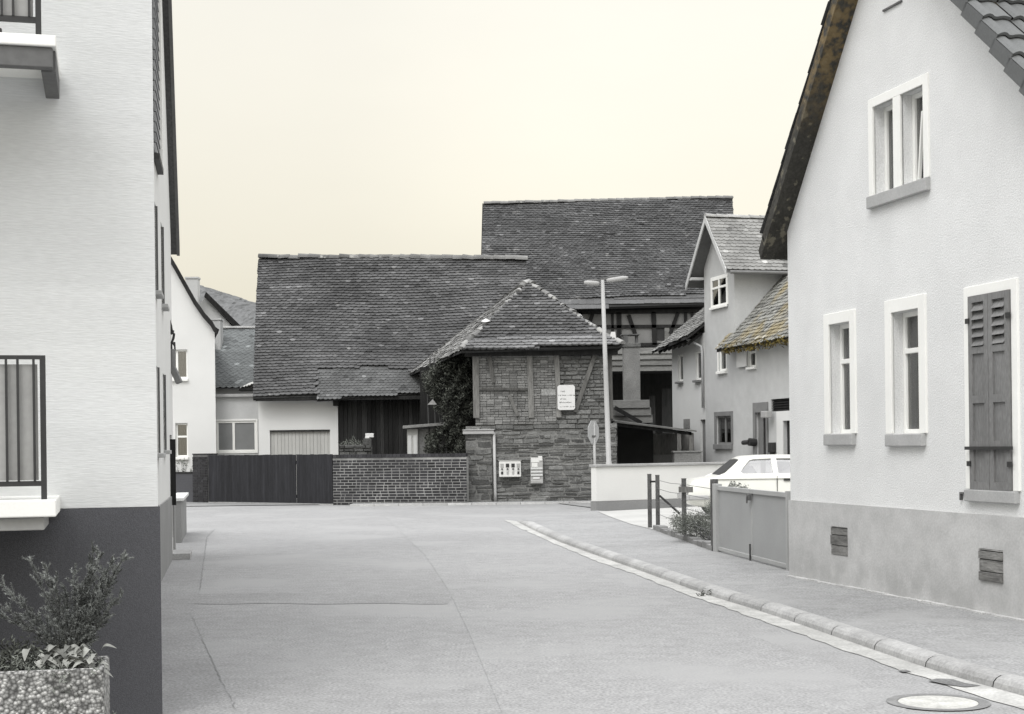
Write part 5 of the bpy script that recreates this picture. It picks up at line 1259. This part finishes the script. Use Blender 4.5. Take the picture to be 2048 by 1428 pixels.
mb = MB(); mb.box(mid - .05, mid + .07, -.06, -.021, zg - .16, zg - .07); mb.box(mid - .0, mid + .03, -.08, -.06, zg - .2, zg - .1); mb.build('latch', M['iron_grey'], mg, bevel=.006)
mb = MB(); mb.tube([(mid + .03, -.035, .02), (mid + .03, -.035, .3)], .012, 8); mb.build('drop_bolt', M['iron'], mg)
mb = MB(); mb.box(-.09, .09, -.05, .06, 0, zg + .03); mb.build('gate_post', M['gate_frame'], mg, bevel=.006)
mb = MB(); mb.box(-.17, -.1, -.06, .05, 0, zg + .1); mb.build('iron_post', M['iron_post'], mg)
mb = MB(); mb.box(ML - .05, ML + .02, -.03, .05, 0, zg + .02); mb.tube([(ML - .1, .3, zg - .3), (ML - .1, .3, zg + .27)], .02, 8); mb.build('wall_post', M['gate_frame'], mg)
mb = MB(); mb.box(-.4, ML, -.07, .07, -.03, .028); tag(mb.build('gate_sill', M['concrete'], mg))
fp0 = ground(1312, 1059, PZ); fp1 = ground(1432, 1102, PZ)
FN = Fr((fp0.x, fp0.y), (fp1.x, fp1.y)); FL_ = (fp1 - fp0).length
fk = empty('fence_footing', FN, 'low rough concrete footing under the wire fence', 'footing')
mb = MB(); k_ = 14
for i in range(k_): mb.box(FL_ * i / k_, FL_ * (i + 1) / k_ - .0, -.06 - .01 * (i % 2), .1, -.02, .15 + .02 * math.sin(i * 1.7), .55 + .1 * math.sin(i * 2.1))
mb.build('footing', M['concrete'], fk, bevel=.012)
def fpost(x, yt, yb, label, extra=None, grp='old iron fence posts'):
    g_ = ground(x, yb, PZ); zt2 = at(x, yt, g_.y).z
    e = empty('fence_post', V((g_.x, g_.y, 0)), label, 'post', grp)
    mb = MB(); mb.tube([(0, 0, 0), (0, 0, zt2)], .042, 8); mb.tube([(0, 0, zt2), (0, 0, zt2 + .012)], .046, 8); mb.build('shaft', M['iron_post'], e)
    return e, g_, zt2
e1, ga, za = fpost(1300, 949, 1056, 'leftmost dark fence post at the courtyard entrance')
e2, gb_, zb2 = fpost(1316, 951, 1057, 'second dark fence post standing on the footing end with diagonal stay')
e3, gc_, zc2 = fpost(1369, 958, 1078, 'dark fence post carrying a short nailed board')
mb = MB(); q = at(1369, 979, gc_.y); mb.box(-.10, .15, -.09, -.052, q.z - .05, q.z + .05); mb.build('nailed_board', M['timber_grey'], e3)
mb = MB(); a_ = at(1320, 992, gb_.y); b_ = at(1358, 1026, gb_.y - 1.2); mb.tube([a_ - gb_ + V((0, 0, PZ)), b_ - gb_ + V((0, 0, PZ))], .022, 6)
c_ = at(1301, 962, ga.y); mb.tube([V((0, 0, zb2 - .12)), V((ga.x - gb_.x, ga.y - gb_.y, za - .14))], .022, 6); mb.build('stay', M['timber_dark'], e2)
# wire between posts
wf = empty('wire_fence', V((gb_.x, gb_.y, 0)), 'sagging wire strands strung between the fence posts', 'wire fence')
mb = MB()
dd = V((gc_.x - gb_.x, gc_.y - gb_.y, 0)); d2 = V((fp1.x - gb_.x, fp1.y - gb_.y, 0))
for hz in (.35, .6, .85, 1.02): mb.tube([V((0, 0, hz)), dd * .5 + V((0, 0, hz - .02)), dd + V((0, 0, hz))], .005, 4); mb.tube([dd + V((0, 0, hz)), d2 + V((0, 0, hz))], .005, 4)
mb.build('wire', M['iron_grey'], wf)
# bush behind the fence
bc = ground(1398, 1090, PZ); bu = empty('fence_bush', V((bc.x + .35, bc.y + .2, 0)), 'rough grey bush behind the wire fence beside the gate post', 'bush')
O_ = V((bc.x + .35, bc.y + .2, 0)); mb = MB(); rr = random.Random(11); pts = []
for _ in range(900):
    x = 1432 - 84 * rr.random() ** 1.5; lim = 1034 + 8 * math.sin(x * .3) if x < 1410 else 1008 + 6 * math.sin(x * .4)
    y = rr.uniform(lim, max(lim + 4, 1044 + (x - 1316) * .33)); pts.append(at(x, y, bc.y + rr.uniform(.5, 1.4)) - O_)
leaves(mb, pts, .016, 12, .05, (.3, 1.4), 2, .6); mb.build('foliage', M['leaf_mid'], bu)
mb = MB()
for k in range(10): p = pts[k * 7]; mb.tube([(rr.uniform(-.3, .3), rr.uniform(-.3, .3), 0), p * .6, p], [.012, .008, .004], 5)
mb.build('stem', M['bark'], bu)
pc = at(1478, 972, 25.2); rb = empty('garden_flowers', V((pc.x, 25.2, 0)), 'pale flower heads peeping over the metal gate', 'flowers')
mb = MB(); rr = random.Random(3); st = MB()
for (x, y) in ((1466, 970), (1472, 972), (1484, 975), (1490, 976), (1461, 974)):
    p = at(x, y, 25.2) - V((pc.x, 25.2, 0)); leaves(mb, [p], .03, 24, .03, (.7, 1.2), x, .8); st.tube([(p.x * .6, 0, 0), p], .008, 5)
mb.build('flower_head', M['leaf_pale'], rb); st.build('stem', M['bark'], rb)

# ================================================================== CAR
YC = 33.6; c0 = at(1368, 985, YC)
car = bpy.data.objects.new('parked_car', None); COL.objects.link(car); car.location = (c0.x, YC, .07); car.rotation_euler = (0, 0, math.radians(1))
tag(car, 'cream white two door saloon car parked behind the metal gate', 'car')
hwid = .82
st = [(0, .40, .60, .50, .70), (.03, .34, .74, .62, .77), (.12, .28, .86, .66, .79), (.4, .24, .90, .68, .81), (.8, .22, .925, .70, .82), (1.5, .2, .93, .70, .825), (2.3, .2, .925, .70, .825), (3.0, .2, .92, .70, .82), (3.5, .22, .87, .68, .81), (4.0, .25, .80, .64, .79), (4.22, .32, .72, .6, .75), (4.3, .42, .6, .52, .70)]
mb = MB(); ringn = None
for (x, zb, zt2, tw_, w) in st:
    zm = (zb + zt2) / 2
    half = [(0, zb), (w * .8, zb), (w * .96, zb + .06), (w, zm - .05), (w, zm + .04), (w * .985, zt2 - .14), (w * .95, zt2 - .03), (w * .88, zt2), (w * .4, zt2 + .015), (0, zt2 + .018)]
    ring_ = half + [(-a, b) for a, b in half[-2:0:-1]]
    b0_ = len(mb.v); mb.v += [(x, a, b) for a, b in ring_]; nr = len(ring_)
    if ringn is not None:
        for k in range(nr): mb.f.append((ringn + k, ringn + (k + 1) % nr, b0_ + (k + 1) % nr, b0_ + k)); mb.t.append(1)
    ringn = b0_
mb.f.append(tuple(range(nr))); mb.t.append(1); mb.f.append(tuple(range(ringn + nr - 1, ringn - 1, -1))); mb.t.append(1)
body = mb.build('body', M['car_paint'], car, smooth=True)
md = body.modifiers.new('sub', 'SUBSURF'); md.levels = 1; md.render_levels = 2
# cabin sides
lean = lambda x, z, sg: (x, sg * (.772 - (z - .93) * .46), z)
outl = [(.50, .87), (.66, .945), (.80, 1.0), (1.02, 1.18), (1.14, 1.29), (1.26, 1.345), (1.6, 1.365), (2.1, 1.37), (2.5, 1.36), (2.72, 1.32), (3.28, .92), (3.3, .87)]
hl1 = [(1.20, .975), (1.15, 1.02), (1.20, 1.10), (1.36, 1.27), (1.46, 1.295), (1.84, 1.305), (1.87, .975)]
hl2 = [(1.975, .975), (1.955, 1.305), (2.46, 1.30), (2.58, 1.26), (3.02, .975)]
cab = MB()
for sg in (1, -1):
    loops = [[V((a, b, 0)) for a, b in l] for l in (outl, hl1, hl2)]; flat = [p for l in loops for p in l]
    cab.add([lean(p.x, p.y, sg) for p in flat], [tuple(t) for t in tessellate_polygon(loops)])
# roof skin
xs = [1.14, 1.26, 1.6, 2.1, 2.5, 2.72]; zs = [1.29, 1.345, 1.365, 1.37, 1.36, 1.32]
for i in range(len(xs) - 1):
    for k in range(8):
        def rp(i_, t): y_ = lean(xs[i_], zs[i_], 1)[1]; return (xs[i_], y_ * (1 - 2 * t), zs[i_] + .03 * math.sin(PI * t))
        cab.quad(rp(i, k / 8), rp(i, (k + 1) / 8), rp(i + 1, (k + 1) / 8), rp(i + 1, k / 8))
co = cab.build('cabin', M['car_paint'], car)
md = co.modifiers.new('thick', 'SOLIDIFY'); md.thickness = .035; md.offset = -1
for nm, hl in (('rear_side_window', hl1), ('door_window', hl2)):
    for sg in (1, -1):
        mb = MB(); mb.poly([(p[0], p[1] - sg * .012, p[2]) for p in (lean(a, b, sg) for a, b in hl)]); gl_ = mb.build(nm, M['car_glass'], car)
        mb = MB(); pts = [V(lean(a, b, sg)) + V((0, sg * .004, 0)) for a, b in hl]; pts.append(pts[0]); mb.tube(pts, .009, 5, cap=False); mb.build('window_seal', M['chrome'] if nm != 'door_window' else M['rubber'], gl_)
mb = MB(); mb.quad((.70, .66, .945), (.70, -.66, .945), (1.15, -.58, 1.3), (1.15, .58, 1.3)); mb.build('rear_window', M['rubber'], car)
mb = MB(); mb.quad((3.27, .72, .93), (3.27, -.72, .93), (2.72, -.57, 1.32), (2.72, .57, 1.32)); mb.build('windscreen', M['glass'], car)
mb = MB(); mb.quad((.62, .76, .918), (.62, -.76, .918), (.72, -.76, .96), (.72, .76, .96)); mb.build('rear_shelf', M['car_paint'], car)
for sg in (1, -1):
    mb = MB(); mb.box(2.08, 2.26, sg * .826 - .015, sg * .826 + .015, .83, .865); mb.build('door_handle', M['rubber'], car, bevel=.008)
    mb = MB(); mb.box(-.012, .05, sg * .52 - .17, sg * .52 + .17, .56, .72); mb.build('tail_light', M['tail_red'], car, bevel=.02)
    mb = MB(); mb.tube([(4.2, sg * .5, .6), (4.32, sg * .5, .6)], .09, 14); mb.build('headlight', M['lamp_glass'], car)
    mb = MB(); mb.box(1.93, 1.945, sg * .823 - .006, sg * .823 + .006, .3, .93); mb.build('door_gap', M['rubber'], car)
    mb = MB(); mb.box(.4, 4.0, sg * .825 - .012, sg * .825 + .012, .52, .56); mb.build('side_moulding', M['car_paint'], car)
    mb = MB(); mb.box(2.9, 3.05, sg * .90 - .08, sg * .90 + .06, .95, 1.06); mb.build('wing_mirror', M['rubber'], car, bevel=.02)
for x in (-.06, 4.25):
    mb = MB(); mb.box(x, x + .13, -.8, .8, .42, .54); mb.box(x + (.08 if x < 0 else -.3), x + (.5 if x < 0 else .05), .78, .85, .43, .53); mb.box(x + (.08 if x < 0 else -.3), x + (.5 if x < 0 else .05), -.85, -.78, .43, .53); mb.build('bumper', M['pole'], car, bevel=.02)
mb = MB(); mb.box(-.02, .0, -.26, .26, .57, .67); mb.build('number_plate', M['board'], car)
for x in (.78, 3.35):
    for sg in (1, -1):
        mb = MB(); cy = sg * .70
        for k in range(24):
            a0, a1 = 2 * PI * k / 24, 2 * PI * (k + 1) / 24
            for (r0, y0, r1, y1) in ((.19, .095, .27, .10), (.27, .10, .30, .07), (.30, .07, .30, -.07), (.30, -.07, .19, -.095)):
                mb.quad((x + r0 * math.cos(a0), cy + sg * y0 * 1.2, .30 + r0 * math.sin(a0)), (x + r0 * math.cos(a1), cy + sg * y0 * 1.2, .30 + r0 * math.sin(a1)), (x + r1 * math.cos(a1), cy + sg * y1 * 1.2, .30 + r1 * math.sin(a1)), (x + r1 * math.cos(a0), cy + sg * y1 * 1.2, .30 + r1 * math.sin(a0)))
        wh = mb.build('wheel', M['rubber'], car, smooth=True)
        mb = MB(); mb.tube([(x, cy - sg * .05, .3), (x, cy + sg * .105, .3)], [.19, .18], 20); mb.build('rim', M['sign_back'], wh)
for sx in (1.45, 2.35):
    for sg in (.36, -.36):
        mb = MB(); mb.tube([(sx - .1, sg, .75), (sx - .05, sg, .95), (sx - .12, sg, 1.08)], [.2, .2, .17], 10); mb.tube([(sx - .13, sg, 1.08), (sx - .14, sg, 1.22)], [.11, .10], 10); mb.build('seat', M['plinth_mid'], car, smooth=True)

# ================================================================== SKY, SUN, CAMERA
sc_ = bpy.context.scene
wld = bpy.data.worlds.new('World'); sc_.world = wld; wld.use_nodes = True
N = wld.node_tree.nodes; L = wld.node_tree.links; N.clear()
SUN_EL, SUN_AZ = math.radians(52), math.radians(205)          # high, behind the camera and to the left
wo = N.new('ShaderNodeOutputWorld'); ad = N.new('ShaderNodeAddShader'); b1_ = N.new('ShaderNodeBackground'); b2_ = N.new('ShaderNodeBackground')
sky = N.new('ShaderNodeTexSky'); sky.sky_type = 'NISHITA'; sky.sun_disc = False; sky.sun_elevation = SUN_EL; sky.sun_rotation = SUN_AZ; sky.dust_density = 4; sky.air_density = 1.2
hs = N.new('ShaderNodeHueSaturation'); hs.inputs['Saturation'].default_value = .12; L.new(sky.outputs[0], hs.inputs['Color']); L.new(hs.outputs[0], b1_.inputs['Color']); b1_.inputs['Strength'].default_value = .05
tc = N.new('ShaderNodeTexCoord'); sp = N.new('ShaderNodeSeparateXYZ'); L.new(tc.outputs['Generated'], sp.inputs[0])
rp_ = N.new('ShaderNodeValToRGB'); L.new(sp.outputs['Z'], rp_.inputs[0]); cr = rp_.color_ramp; cr.interpolation = 'LINEAR'
cr.elements[0].position = 0; cr.elements[0].color = (.33, .304, .232, 1); cr.elements[1].position = 1; cr.elements[1].color = (1.0, 1.0, 1.02, 1)
for p_, c_ in ((.08, (.335, .310, .240, 1)), (.17, (.345, .324, .264, 1)), (.30, (.365, .351, .308, 1)), (.42, (.56, .56, .56, 1)), (.6, (.86, .86, .87, 1))):
    e = cr.elements.new(p_); e.color = c_
ns = N.new('ShaderNodeTexNoise'); ns.inputs['Scale'].default_value = 3.2; ns.inputs['Detail'].default_value = 5; mps = N.new('ShaderNodeMapping'); mps.inputs['Scale'].default_value = (1, 1, 2.6); L.new(tc.outputs['Generated'], mps.inputs['Vector']); L.new(mps.outputs[0], ns.inputs['Vector'])
mr = N.new('ShaderNodeMapRange'); mr.inputs[1].default_value = .3; mr.inputs[2].default_value = .7; mr.inputs[3].default_value = .965; mr.inputs[4].default_value = 1.035; L.new(ns.outputs['Fac'], mr.inputs[0])
vs_ = N.new('ShaderNodeVectorMath'); vs_.operation = 'SCALE'; L.new(rp_.outputs[0], vs_.inputs[0]); L.new(mr.outputs[0], vs_.inputs['Scale']); 
gd_ = N.new('ShaderNodeVectorMath'); gd_.operation = 'DOT_PRODUCT'; L.new(tc.outputs['Generated'], gd_.inputs[0]); gd_.inputs[1].default_value = V((.155, 1, .24)).normalized()
gm = N.new('ShaderNodeMapRange'); gm.interpolation_type = 'SMOOTHSTEP'; gm.inputs[1].default_value = .962; gm.inputs[2].default_value = 1.0; gm.inputs[3].default_value = 1.0; gm.inputs[4].default_value = 1.12; L.new(gd_.outputs['Value'], gm.inputs[0])
v2_ = N.new('ShaderNodeVectorMath'); v2_.operation = 'SCALE'; L.new(vs_.outputs[0], v2_.inputs[0]); L.new(gm.outputs[0], v2_.inputs['Scale'])
L.new(v2_.outputs[0], b2_.inputs['Color']); b2_.inputs['Strength'].default_value = 1.75
L.new(b1_.outputs[0], ad.inputs[0]); L.new(b2_.outputs[0], ad.inputs[1]); L.new(ad.outputs[0], wo.inputs[0])
sd = bpy.data.lights.new('sun', 'SUN'); sd.energy = 1.0; sd.angle = math.radians(24); sd.color = (1, .99, .97)
so = bpy.data.objects.new('sun', sd); COL.objects.link(so)
dvec = V((math.sin(SUN_AZ) * math.cos(SUN_EL), math.cos(SUN_AZ) * math.cos(SUN_EL), math.sin(SUN_EL)))
so.rotation_euler = dvec.to_track_quat('Z', 'Y').to_euler(); so.location = (0, -10, 40)
cd = bpy.data.cameras.new('camera'); cd.sensor_width = 36; cd.lens = 36 * F / 2048; cd.shift_y = (CY - 714) / 2048; cd.clip_end = 3000; cd.clip_start = .1
cam = bpy.data.objects.new('camera', cd); COL.objects.link(cam); cam.location = CAM
cam.matrix_world = Matrix.Translation(CAM) @ Matrix.Rotation(PI / 2, 4, 'X') @ Matrix.Rotation(-ROLL, 4, 'Z')
sc_.camera = cam
vs2 = sc_.view_settings; vs2.view_transform = 'Standard'; vs2.look = 'None'; vs2.exposure = 0.2; vs2.gamma = 1
sc_.render.engine = 'CYCLES'; sc_.cycles.max_bounces = 6; sc_.cycles.transparent_max_bounces = 12
